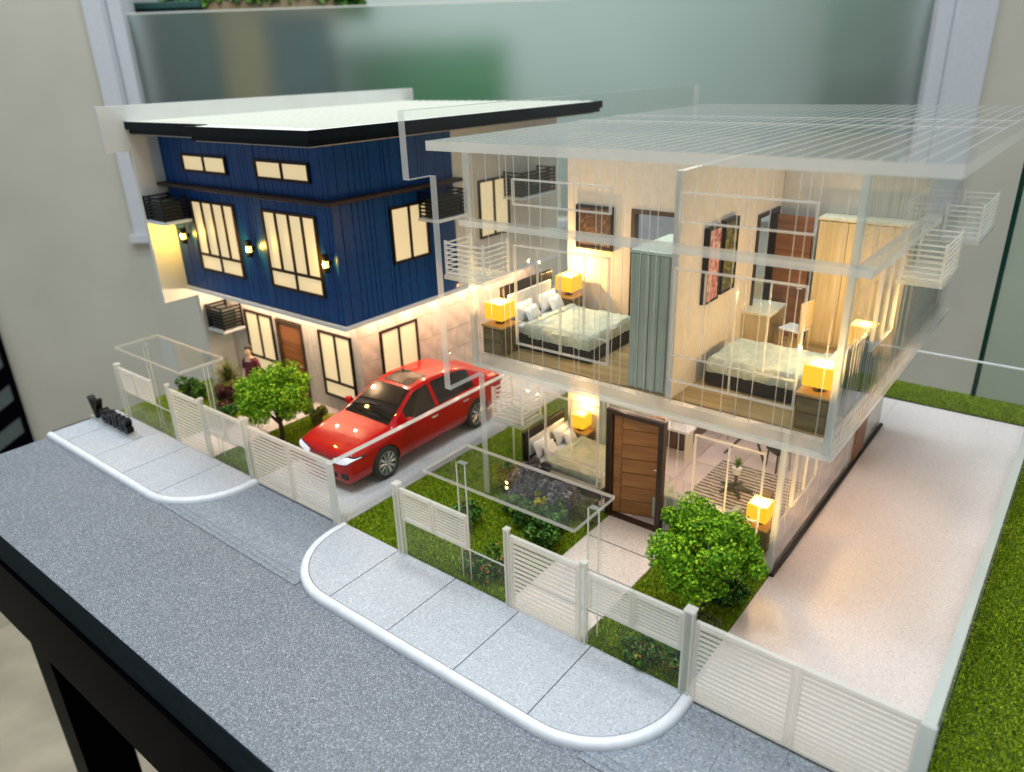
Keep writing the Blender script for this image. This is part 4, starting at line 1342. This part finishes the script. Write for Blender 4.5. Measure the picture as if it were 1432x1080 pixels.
# ------------------------------------------------------------------ car
def make_car():
    car = thing('sedan_car', 'glossy red sedan with lit headlights parked in the driveway', 'car', (-3.15, -1.47, .03))
    car.scale = (1.04, 1.03, 1.11)
    # stations: s, half width, z bottom, z belt, rail (w, z), top z
    ST = [(.00, .74, .20, .62, .62, .68, .70), (.09, .84, .17, .69, .73, .75, .78), (.45, .89, .18, .77, .78, .84, .88), (.98, .905, .19, .85, .79, .90, .95),
          (1.24, .905, .19, .88, .77, .93, .965), (1.64, .905, .19, .92, .69, 1.14, 1.19), (2.08, .905, .19, .935, .59, 1.36, 1.40), (2.52, .905, .19, .945, .58, 1.42, 1.465), (2.60, .905, .19, .945, .58, 1.42, 1.468),
          (3.10, .905, .19, .96, .575, 1.41, 1.455), (3.50, .905, .20, .975, .575, 1.385, 1.43), (3.80, .90, .21, .985, .59, 1.31, 1.35), (4.15, .89, .22, .99, .63, 1.14, 1.18), (4.46, .875, .25, .985, .68, 1.01, 1.04), (4.78, .82, .30, .94, .66, .97, .99), (4.88, .74, .36, .84, .58, .86, .87)]
    bm = bmesh.new()
    rows = []
    for (s, w_, zb, zt, wr, zr, z7) in ST:
        half = [(0, zb), (w_ * .82, zb), (w_ * .975, zb + .10), (w_ * 1.0, (zb + zt) * .5), (w_ * .985, zt - .07), (w_ * .955, zt), (wr, zr), (wr - .07, zr + .03), (0, z7)]
        if s > 1.3 and s < 4.3:
            half[5] = (w_ * .93, zt)
        row = [bm.verts.new((x, s, z)) for x, z in half] + [bm.verts.new((-x, s, z)) for x, z in reversed(half[1:-1])]
        rows.append(row)
    n = len(rows[0])
    # materials: 0 red 1 glass(screen) 2 glass(side)
    for i in range(len(rows) - 1):
        s0, s1 = ST[i][0], ST[i + 1][0]
        for k in range(n):
            k2 = (k + 1) % n
            f = bm.faces.new((rows[i][k], rows[i][k2], rows[i + 1][k2], rows[i + 1][k]))
            kk = k if k < 8 else n - 1 - k
            mi = 0
            if kk == 7 and (1.2 < s0 and s1 < 2.1): mi = 1
            if kk == 7 and (3.75 < s0 and s1 < 4.5): mi = 3
            if kk == 5 and 1.6 < s0 and s1 < 3.9 and not (abs(s0 - 2.52) < .01): mi = 2
            f.material_index = mi
    bm.faces.new(rows[0]); bm.faces.new(list(reversed(rows[-1])))
    cl = bm.edges.layers.float.new('crease_edge')
    for i in range(len(rows) - 1):
        for k in range(n):
            kk = k if k <= 8 else n - k
            e = bm.edges.get((rows[i][k], rows[i + 1][k]))
            if e: e[cl] = {1: .5, 4: .35, 5: .75, 6: .7, 7: .55}.get(kk, 0)
    for i, st_ in enumerate(ST):
        for k in range(n):
            kk = k if k < 8 else n - 1 - k
            e = bm.edges.get((rows[i][k], rows[i][(k + 1) % n]))
            if not e: continue
            if st_[0] in (1.24, 2.08, 3.80, 4.46) and kk >= 5: e[cl] = .75
            if st_[0] in (2.52, 2.60) and kk == 5: e[cl] = .9
            if st_[0] in (.09, 4.78): e[cl] = .35
    bmesh.ops.recalc_face_normals(bm, faces=bm.faces)
    me = bpy.data.meshes.new('car_tmp')
    bm.to_mesh(me); bm.free()
    for m in ('red', 'car_glass', 'car_glass', 'car_glass'):
        me.materials.append(M[m])
    o = bpy.data.objects.new('car_tmp', me); C.objects.link(o)
    ss = o.modifiers.new('s', 'SUBSURF'); ss.levels = 3; ss.render_levels = 3
    tmp = []
    for s in (.93, 3.80):
        cm = MB().tube([(-1.2, s, .33), (1.2, s, .33)], .385, 32)
        c2 = bpy.data.meshes.new('cut'); c2.from_pydata(cm.v, [], cm.f)
        bb = bmesh.new(); bb.from_mesh(c2); bmesh.ops.recalc_face_normals(bb, faces=bb.faces); bb.to_mesh(c2); bb.free()
        c2.materials.append(M['tyre'])
        co = bpy.data.objects.new('cut', c2); C.objects.link(co); tmp.append(co)
        bo = o.modifiers.new('b', 'BOOLEAN'); bo.operation = 'DIFFERENCE'; bo.object = co; bo.solver = 'EXACT'
        bo.material_mode = 'TRANSFER'
    dg = bpy.context.evaluated_depsgraph_get()
    res = bpy.data.meshes.new_from_object(o.evaluated_get(dg))
    for t in tmp: bpy.data.objects.remove(t)
    bpy.data.objects.remove(o)
    bm = bmesh.new(); bm.from_mesh(res)
    tree = BVHTree.FromBMesh(bm)
    names = [m.name for m in res.materials]
    # islands by material
    seen = set()
    bm.faces.ensure_lookup_table()
    groups = []
    for f in bm.faces:
        if f.index in seen: continue
        mi = f.material_index; stack = [f]; seen.add(f.index); grp = []
        while stack:
            g_ = stack.pop(); grp.append(g_)
            for e in g_.edges:
                for h in e.link_faces:
                    if h.index not in seen and h.material_index == mi:
                        seen.add(h.index); stack.append(h)
        groups.append((mi, grp))
    for mi, grp in groups:
        vs = {}
        vv, ff = [], []
        for f in grp:
            q = []
            for v in f.verts:
                if v.index not in vs:
                    vs[v.index] = len(vv); vv.append(tuple(v.co * S))
                q.append(vs[v.index])
            ff.append(q)
        nm = {0: 'body', 1: 'windscreen', 2: 'side_window', 3: 'rear_window'}.get(mi, 'wheel_arch')
        if nm == 'body' and len(grp) < 30: nm = 'body_trim'
        m2 = bpy.data.meshes.new(nm); m2.from_pydata(vv, [], ff)
        m2.materials.append(M['red'] if mi == 0 else M['car_glass'] if mi in (1, 2, 3) else M['tyre'])
        m2.polygons.foreach_set('use_smooth', [True] * len(m2.polygons))
        try: m2.set_sharp_from_angle(angle=math.radians(50))
        except Exception: pass
        link(nm, m2, car)
    bm.free()
    def side_x(s, z, sgn):
        h = tree.ray_cast(Vector((sgn * 2, s, z)), Vector((-sgn, 0, 0)))
        return h[0].x if h[0] else sgn * .9
    def ribbon(name, pts, wdt, mat, sgn, out=.004):
        """strip that follows the body side through (s,z) points"""
        b = MB(); P = []
        for i in range(len(pts) - 1):
            for t in np.linspace(0, 1, 8, endpoint=(i == len(pts) - 2)):
                P.append((pts[i][0] * (1 - t) + pts[i + 1][0] * t, pts[i][1] * (1 - t) + pts[i + 1][1] * t))
        for i in range(len(P) - 1):
            (s0, z0), (s1, z1) = P[i], P[i + 1]
            d = Vector((s1 - s0, z1 - z0)); d.normalize(); nx, nz = -d.y * wdt / 2, d.x * wdt / 2
            q = [(s0 + nx, z0 + nz), (s1 + nx, z1 + nz), (s1 - nx, z1 - nz), (s0 - nx, z0 - nz)]
            b.quad([(side_x(a, c, sgn) + sgn * out, a, c) for a, c in q])
        return b.build(name, mat, car)
    for sgn in (-1, 1):
        ribbon('door_seam', [(1.52, .88), (1.50, .60), (1.56, .30)], .012, M['tyre'], sgn)
        ribbon('door_seam', [(2.56, .93), (2.57, .60), (2.56, .30)], .012, M['tyre'], sgn)
        ribbon('door_seam', [(3.62, .93), (3.50, .70), (3.36, .52), (3.30, .32)], .012, M['tyre'], sgn)
        ribbon('sill_line', [(1.40, .27), (3.35, .28)], .018, M['tyre'], sgn)
        for s in (2.38, 3.40):
            x = side_x(s, .80, sgn)
            MB().tube([(x + sgn * .012, s - .09, .80), (x + sgn * .025, s, .805), (x + sgn * .012, s + .09, .80)], .016, 8).build('door_handle', M['chrome'], car, smooth=True)
        x = side_x(1.66, .90, sgn)
        mi_ = MB().lathe([(.001, -.10), (.06, -.085), (.085, -.02), (.075, .06), (.001, .10)], axis=(sgn, 0, 0), origin=(x + sgn * .11, 1.62, .99), n=14).build('wing_mirror', M['red'], car, smooth=True)
        MB().tube([(x - sgn * .02, 1.66, .93), (x + sgn * .06, 1.63, .96)], .025, 8).build('mirror_arm', M['tyre'], mi_)
        # headlamp lens moulded to the nose: a swept-back leaf shape with a dark rim behind it
        for nm, grow, out, mt in (('headlight_rim', .014, .004, 'tyre'), ('headlight', 0, .010, 'headlamp')):
            hl = MB(); nu, nv = 16, 6
            for a_ in range(nu + 1):
                u = a_ / nu
                hh = (.030 + .040 * math.sin(math.pi * min(1, u * .8 + .12))) * (1 if u < .75 else max(.15, (1 - u) / .25)) + grow
                for b_ in range(nv + 1):
                    x = sgn * (.37 - grow + (.475 + 2 * grow) * u); z = .63 + .075 * u + hh * (-1 + 2 * b_ / nv)
                    h = tree.ray_cast(Vector((x, -1, z)), Vector((0, 1, 0)))
                    y = h[0].y if h[0] else .5
                    hl.v.append((x + sgn * out * u, y - out, z))
            m_ = nv + 1
            for a_ in range(nu):
                for b_ in range(nv):
                    hl.f.append((a_ * m_ + b_, (a_ + 1) * m_ + b_, (a_ + 1) * m_ + b_ + 1, a_ * m_ + b_ + 1)); hl.m.append(0)
            hl.build(nm, M[mt], car, smooth=True)
        MB().box(sgn * .63 - .10, sgn * .63 + .10, .0, .2, .28, .42).build('bumper_vent', M['tyre'], car, bevel=.03)
        MB().box(sgn * .62 - .18, sgn * .62 + .18, 4.60, 4.865, .76, .88).build('tail_light', plain('tail_red', lin(.3, .005, .005), .2), car, bevel=.03)
        for s in (.93, 3.80):
            wh = MB().lathe([(.20, -.10), (.31, -.105), (.343, -.08), (.345, .07), (.315, .10), (.235, .105)], axis=(sgn, 0, 0), origin=(sgn * .80, s, .345), n=36).build('wheel', M['tyre'], car, smooth=True)
            rm_ = MB()
            rm_.lathe([(.235, -.02), (.238, .108), (.222, .108), (.215, .05), (.06, .045), (.001, .045)], axis=(sgn, 0, 0), origin=(sgn * .80, s, .345), n=36)
            rm_.build('rim', M['dark_metal'], wh, smooth=True)
            for k in range(10):
                a = k * 2 * math.pi / 10
                for da in (-.09, .09):
                    ca, sa = math.cos(a + da), math.sin(a + da); cb_, sb_ = math.cos(a + da * .3), math.sin(a + da * .3)
                    MB().tube([(sgn * .895, s + .05 * cb_, .345 + .05 * sb_), (sgn * .903, s + .222 * ca, .345 + .222 * sa)], [.016, .012], 6).build('spoke', M['rim'], wh)
            MB().lathe([(.24, .0), (.245, .008), (.228, .01)], axis=(sgn, 0, 0), origin=(sgn * .90, s, .345), n=36).build('rim_lip', M['rim'], wh) if False else None
            rl = MB(); nn = 40
            for k in range(nn):
                a = 2 * math.pi * k / nn
                for r_, xo in ((.218, .905), (.24, .91), (.24, .898), (.218, .893)):
                    rl.v.append((sgn * xo, s + r_ * math.cos(a), .345 + r_ * math.sin(a)))
            for k in range(nn):
                k2 = (k + 1) % nn
                for j in range(4):
                    j2 = (j + 1) % 4
                    rl.f.append((k * 4 + j, k * 4 + j2, k2 * 4 + j2, k2 * 4 + j)); rl.m.append(0)
            rl.build('rim_lip', M['rim'], wh, smooth=True)
            MB().lathe([(.055, .0), (.05, .02), (.001, .024)], axis=(sgn, 0, 0), origin=(sgn * .885, s, .345), n=16).build('hub_cap', M['rim'], wh, smooth=True)
    # grille, lower intake, bonnet lip
    MB().box(-.36, .36, -.014, .12, .50, .63).build('grille', M['tyre'], car, bevel=.02)
    MB().box(-.38, .38, -.022, .02, .612, .628).build('grille_bar', M['chrome'], car, bevel=.004)
    MB().box(-.42, .42, -.010, .12, .27, .39).build('lower_intake', M['tyre'], car, bevel=.03)
    MB().box(-.18, .18, -.03, -.009, .44, .53).build('number_plate', M['linen'], car, bevel=.006)
    # sunroof follows the roof
    sr = MB(); nx, ny = 8, 6
    for i in range(nx + 1):
        for j in range(ny + 1):
            x = -.36 + .72 * i / nx; s = 2.20 + .52 * j / ny
            h = tree.ray_cast(Vector((x, s, 3)), Vector((0, 0, -1)))
            sr.v.append((x, s, (h[0].z if h[0] else 1.45) + .006))
    for i in range(nx):
        for j in range(ny):
            a = i * (ny + 1) + j
            sr.f.append((a, a + ny + 1, a + ny + 2, a + 1)); sr.m.append(0)
    sro = sr.build('sunroof', M['car_glass'], car, smooth=True)
    fb = MB()
    for (x0, x1, s0, s1) in ((-.38, -.355, 2.18, 2.74), (.355, .38, 2.18, 2.74), (-.355, .355, 2.18, 2.205), (-.355, .355, 2.715, 2.74)):
        q = []
        for (x, s) in ((x0, s0), (x1, s0), (x1, s1), (x0, s1)):
            h = tree.ray_cast(Vector((x, s, 3)), Vector((0, 0, -1)))
            q.append((x, s, (h[0].z if h[0] else 1.45) + .01))
        fb.quad(q)
    fb.build('sunroof_seal', M['tyre'], sro)
    for sx in (-.25, .2):
        P = []
        for t in np.linspace(0, 1, 8):
            x, s = sx - .0 + t * .42 * (-1 if sx < 0 else 1) * -.9, 1.50 + .06 * t
            h = tree.ray_cast(Vector((x, s, 3)), Vector((0, 0, -1)))
            P.append((x, s, (h[0].z if h[0] else 1) + .015))
        MB().tube(P, .010, 6).build('wiper', M['tyre'], car)
    return car
car = make_car()

# ------------------------------------------------------------------ plants
def crown_points(n, rx, ry, rz, lumps, lr, seed, low=-.75):
    r = np.random.default_rng(seed)
    cs, ns = [], []
    L_ = []
    while len(L_) < lumps:
        d = r.normal(0, 1, 3); d /= np.linalg.norm(d)
        if d[2] < low: continue
        L_.append((d * np.array([rx, ry, rz]) * r.uniform(.55, .93), lr * r.uniform(.55, 1.35)))
    per = n // lumps
    for c, q in L_:
        d = r.normal(0, 1, (per, 3)); d /= np.linalg.norm(d, axis=1)[:, None]
        p = c + d * q * r.uniform(.55, 1.05, (per, 1))
        cs.append(p); ns.append(d)
    return np.concatenate(cs), np.concatenate(ns)

def tree(label, loc, r, h, seed, n=9000):
    o = thing('ball_tree', label, 'tree', loc, group='round crowned trees in the front gardens')
    rr = random.Random(seed)
    t = MB().tube([(0, 0, 0), (.03, .01, h * .3), (-.02, .03, h * .62), (.02, 0, h)], [.075, .06, .055, .03], 10)
    t.build('trunk', M['bark'], o, smooth=True)
    lb = [(0.35, 0.1), (-.3, .2), (.05, -.35), (-.15, .38), (.3, -.25)]
    for a, b in lb:
        MB().tube([(0, 0, h * .45), (a * r * .8, b * r * .8, h * .72), (a * r * 1.7, b * r * 1.7, h * 1.02)], [.042, .03, .015], 7).build('limb', M['bark'], o, smooth=True)
    c, nn = crown_points(n, r, r, r * .84, 95, r * .22, seed, -.62)
    leaves('crown', M['leaf'], o, c, nn, .040, (0, 0, h), jitter=.55)
    return o
tree('round bright green tree behind the low fence beside the wide driveway', (5.02, -.70, .03), .84, 1.28, 11, 26000)
tree('round bright green tree in front of the blue house door', (4.55 - L, -.85, .03), .86, 1.22, 12, 20000)

def shrub(name, label, loc, r, h, mat, n, leaf, seed, accent=None, lumps=14, stems=True):
    o = thing(name, label, 'plant', loc)
    c, nn = crown_points(n, r, r, h * .5, lumps, r * .34, seed, -.9)
    c[:, 2] = np.maximum(c[:, 2] + h * .52, .03)
    leaves('foliage', M[mat], o, c, nn, leaf)
    if stems:
        b = MB(); rr = random.Random(seed)
        for k in range(5):
            b.tube([(0, 0, 0), (rr.uniform(-.4, .4) * r, rr.uniform(-.4, .4) * r, h * .6)], [.02, .01], 5)
        b.build('stem', M['bark'], o)
    if accent:
        k = max(40, n // 12)
        idx = RNG.choice(len(c), k)
        leaves('blossom', M[accent], o, c[idx] * np.array([1.06, 1.06, 1.04]), nn[idx], leaf * .9)
    return o
# clear house garden
shrub('grey_shrub', 'purplish grey shrub below the ground floor bedroom window', (.82, .48, .03), .42, .95, 'leaf_purple', 2600, .055, 21, lumps=22)
shrub('grey_shrub', 'smaller purplish grey shrub nearest the garden path', (1.55, .42, .03), .36, .75, 'leaf_purple', 1900, .05, 22, lumps=18)
shrub('yellow_shrub', 'small yellow flowering shrub between the grey shrubs', (1.22, .30, .03), .17, .60, 'leaf_yellow', 420, .05, 23, lumps=7)
shrub('green_bush', 'bright green bush beside the garden path of clear house', (1.78, -.02, .03), .30, .55, 'leaf_mid', 1500, .05, 24)
shrub('green_bush', 'dark green bush at the gate corner of clear house path', (1.92, -.62, .03), .36, .62, 'leaf_dark', 1700, .055, 25, 'leaf_mid')
shrub('green_bush', 'low dark bush behind the left fence panel of clear house', (.30, -.95, .03), .36, .45, 'leaf_dark', 1300, .05, 26, 'leaf_mid')
shrub('green_bush', 'dark ivy bush under front corner of ground floor bedroom', (.22, .62, .03), .30, .62, 'leaf_dark', 1300, .05, 27)
shrub('flower_bush', 'orange flowering bush behind clear base of left fence, clear house', (1.55, -1.78, .03), .34, .55, 'leaf_mid', 900, .045, 28, 'flower')
shrub('flower_bush', 'orange flowering bush next to pedestrian gate left post, clear house', (2.10, -1.72, .03), .26, .62, 'leaf_olive', 700, .045, 29, 'flower')
shrub('flower_bush', 'orange flowering bush behind clear base of right fence', (4.72, -1.98, .03), .30, .42, 'leaf_mid', 900, .045, 30, 'flower')
shrub('flower_bush', 'orange flowering bush beside post of wide driveway gate', (5.28, -1.92, .03), .22, .60, 'leaf_mid', 700, .045, 31, 'flower')
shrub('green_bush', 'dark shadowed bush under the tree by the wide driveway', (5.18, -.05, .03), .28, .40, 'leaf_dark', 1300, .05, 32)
shrub('green_bush', 'low olive bush behind the tree trunk by wide driveway', (5.22, -.95, .03), .25, .36, 'leaf_olive', 900, .05, 33)
shrub('yellow_shrub', 'small yellow green shrub at house corner below living room lamp', (5.18, .72, .03), .20, .48, 'leaf_yellow', 500, .045, 34, lumps=8)
shrub('green_bush', 'dark green bush in the middle of the clear house lawn planting', (1.30, -.22, .03), .30, .50, 'leaf_dark', 1300, .05, 51, 'leaf_mid')
shrub('green_bush', 'light green low bush at the edge of the grey shrubs', (.85, -.05, .03), .24, .38, 'leaf_mid', 1000, .045, 52)
shrub('green_bush', 'small olive bush beside the front door step', (2.12, .55, .03), .22, .45, 'leaf_olive', 900, .045, 53)
rk = thing('garden_stone', 'small grey stone at house corner beside yellow shrub', 'stone', (5.02, .55, .03))
MB().lathe([(.10, 0), (.15, .06), (.13, .14), (.06, .19), (.001, .2)], n=9).build('rock', M['slab'], rk, smooth=True)
# blue house garden
shrub('maroon_bush', 'dark maroon bush below palm in the blue house garden', (1.70 - L, -.50, .03), .36, .62, 'leaf_maroon', 1700, .055, 41)
pm = thing('fan_palm', 'spiky olive fan palm near blue house left window', 'plant', (1.05 - L, .05, .03))
MB().tube([(0, 0, 0), (0, 0, .5)], [.05, .04], 8).build('trunk', M['bark'], pm)
spikes('fronds', M['leaf_palm'], pm, 130, .62, .020, .5, 1.9, 6)
shrub('green_bush', 'dark green bush seen through canopy of blue house gate', (.42 - L, -.75, .03), .38, .70, 'leaf_dark', 1700, .055, 42)
shrub('green_bush', 'dark low bush left of blue house tree trunk', (2.55 - L, -1.0, .03), .36, .5, 'leaf_dark', 1300, .055, 45, 'leaf_olive')
shrub('olive_shrub', 'olive yellow shrub between tree and red car', (4.35 - L, .30, .03), .30, .70, 'leaf_olive', 1300, .055, 43)
shrub('yellow_shrub', 'bright yellow flowering shrub touching front of red car', (4.95 - L, .30, .03), .26, .62, 'leaf_yellow', 900, .055, 44, 'leaf_olive', lumps=9)

# ------------------------------------------------------------------ person standing by the blue house window
def person():
    o = thing('person', 'person in maroon short sleeved top standing behind round tree', 'person', (2.42 - L, -.05, .05), math.radians(20))
    V = [(0, 0, .92), (0, 0, 1.12), (0, .01, 1.32), (0, .02, 1.43), (0, -.01, 1.50), (0, -.02, 1.60), (0, -.015, 1.70)]
    R_ = [.135, .115, .135, .075, .052, .085, .062]
    E = [(0, 1), (1, 2), (2, 3), (3, 4), (4, 5), (5, 6)]
    for sx in (-1, 1):
        b = len(V)
        V += [(sx * .165, .02, 1.38), (sx * .235, .03, 1.12), (sx * .225, -.06, .90), (sx * .215, -.10, .80)]
        R_ += [.058, .044, .034, .030]
        E += [(3, b), (b, b + 1), (b + 1, b + 2), (b + 2, b + 3)]
        for q, (dx, dy, dz) in enumerate(((.0, -.02, -.09), (.016, -.02, -.095), (-.016, -.02, -.085), (.03, -.01, -.075), (-.03, -.045, -.04))):
            k = len(V)
            V.append((sx * (.215) + dx, -.10 + dy, .80 + dz)); R_.append(.009); E.append((b + 3, k))
        b = len(V)
        V += [(sx * .085, 0, .86), (sx * .095, .01, .48), (sx * .095, .03, .09), (sx * .11, -.12, .035)]
        R_ += [.090, .062, .042, .034]
        E += [(0, b), (b, b + 1), (b + 1, b + 2), (b + 2, b + 3)]
    me = bpy.data.meshes.new('person_tmp'); me.from_pydata(V, E, [])
    t = bpy.data.objects.new('person_tmp', me); C.objects.link(t)
    sk = t.modifiers.new('k', 'SKIN'); sk.use_smooth_shade = True
    for i, sv in enumerate(me.skin_vertices[0].data):
        sv.radius = (R_[i] * (1.25 if i < 3 else 1), R_[i] * (.85 if i < 3 else 1)); sv.use_root = (i == 0)
    ss = t.modifiers.new('s', 'SUBSURF'); ss.levels = 2; ss.render_levels = 2
    dg = bpy.context.evaluated_depsgraph_get()
    r = bpy.data.meshes.new_from_object(t.evaluated_get(dg))
    bpy.data.objects.remove(t)
    sh_v, sh_f = {}, []
    tr_v, tr_f = {}, []
    def take(store, faces, p, off):
        for vi in p.vertices:
            if vi not in store:
                vv = r.vertices[vi]; store[vi] = (len(store), (vv.co + vv.normal * off) * S)
        faces.append([store[vi][0] for vi in p.vertices])
    for p in r.polygons:
        c = p.center
        if .90 < c.z < 1.45 and not (abs(c.x) > .19 and c.z < 1.16) and not (abs(c.x) < .07 and c.y < 0 and c.z > 1.36): take(sh_v, sh_f, p, .014)
        elif c.z <= .93 and c.z > .08 and abs(c.x) < .19: take(tr_v, tr_f, p, .012)
    for v in r.vertices: v.co *= S
    r.materials.clear(); r.materials.append(M['skin'])
    r.polygons.foreach_set('use_smooth', [True] * len(r.polygons))
    link('body', r, o)
    for nm, st_, fc, mt in (('top', sh_v, sh_f, 'shirt'), ('trousers', tr_v, tr_f, 'trouser')):
        m2 = bpy.data.meshes.new(nm); m2.from_pydata([q[1] for q in st_.values()], [], fc); m2.materials.append(M[mt])
        m2.polygons.foreach_set('use_smooth', [True] * len(m2.polygons)); link(nm, m2, o)
    hb = MB(); nu, nv = 16, 10
    for i in range(nv + 1):
        ph = -math.pi / 2 + math.pi * i / nv
        for j in range(nu):
            th = 2 * math.pi * j / nu
            x, y, z = .098 * math.cos(ph) * math.cos(th), .108 * math.cos(ph) * math.sin(th), .115 * math.sin(ph)
            if y < -.03 and z < .05: y = -.02
            hb.v.append((x, y + .012, z + 1.675))
    for i in range(nv):
        for j in range(nu):
            j2 = (j + 1) % nu
            hb.f.append((i * nu + j, i * nu + j2, (i + 1) * nu + j2, (i + 1) * nu + j)); hb.m.append(0)
    hb.build('hair', M['hair'], o, smooth=True)
    for sx in (-1, 1):
        MB().lathe([(.001, -.012), (.012, 0), (.001, .012)], axis=(0, 1, 0), origin=(sx * .034, -.098, 1.645), n=8).build('eye', M['hair'], o)
        MB().lathe([(.001, -.01), (.022, 0), (.001, .012)], axis=(1, 0, 0), origin=(sx * .088, .0, 1.63), n=8).build('ear', M['skin'], o)
    MB().tube([(0, -.095, 1.645), (0, -.122, 1.615), (0, -.10, 1.605)], [.008, .016, .010], 8).build('nose', M['skin'], o)
    MB().box(-.024, .024, -.105, -.092, 1.572, 1.582).build('mouth', plain('lips', lin(.4, .15, .12), .5), o)
    return o
person()
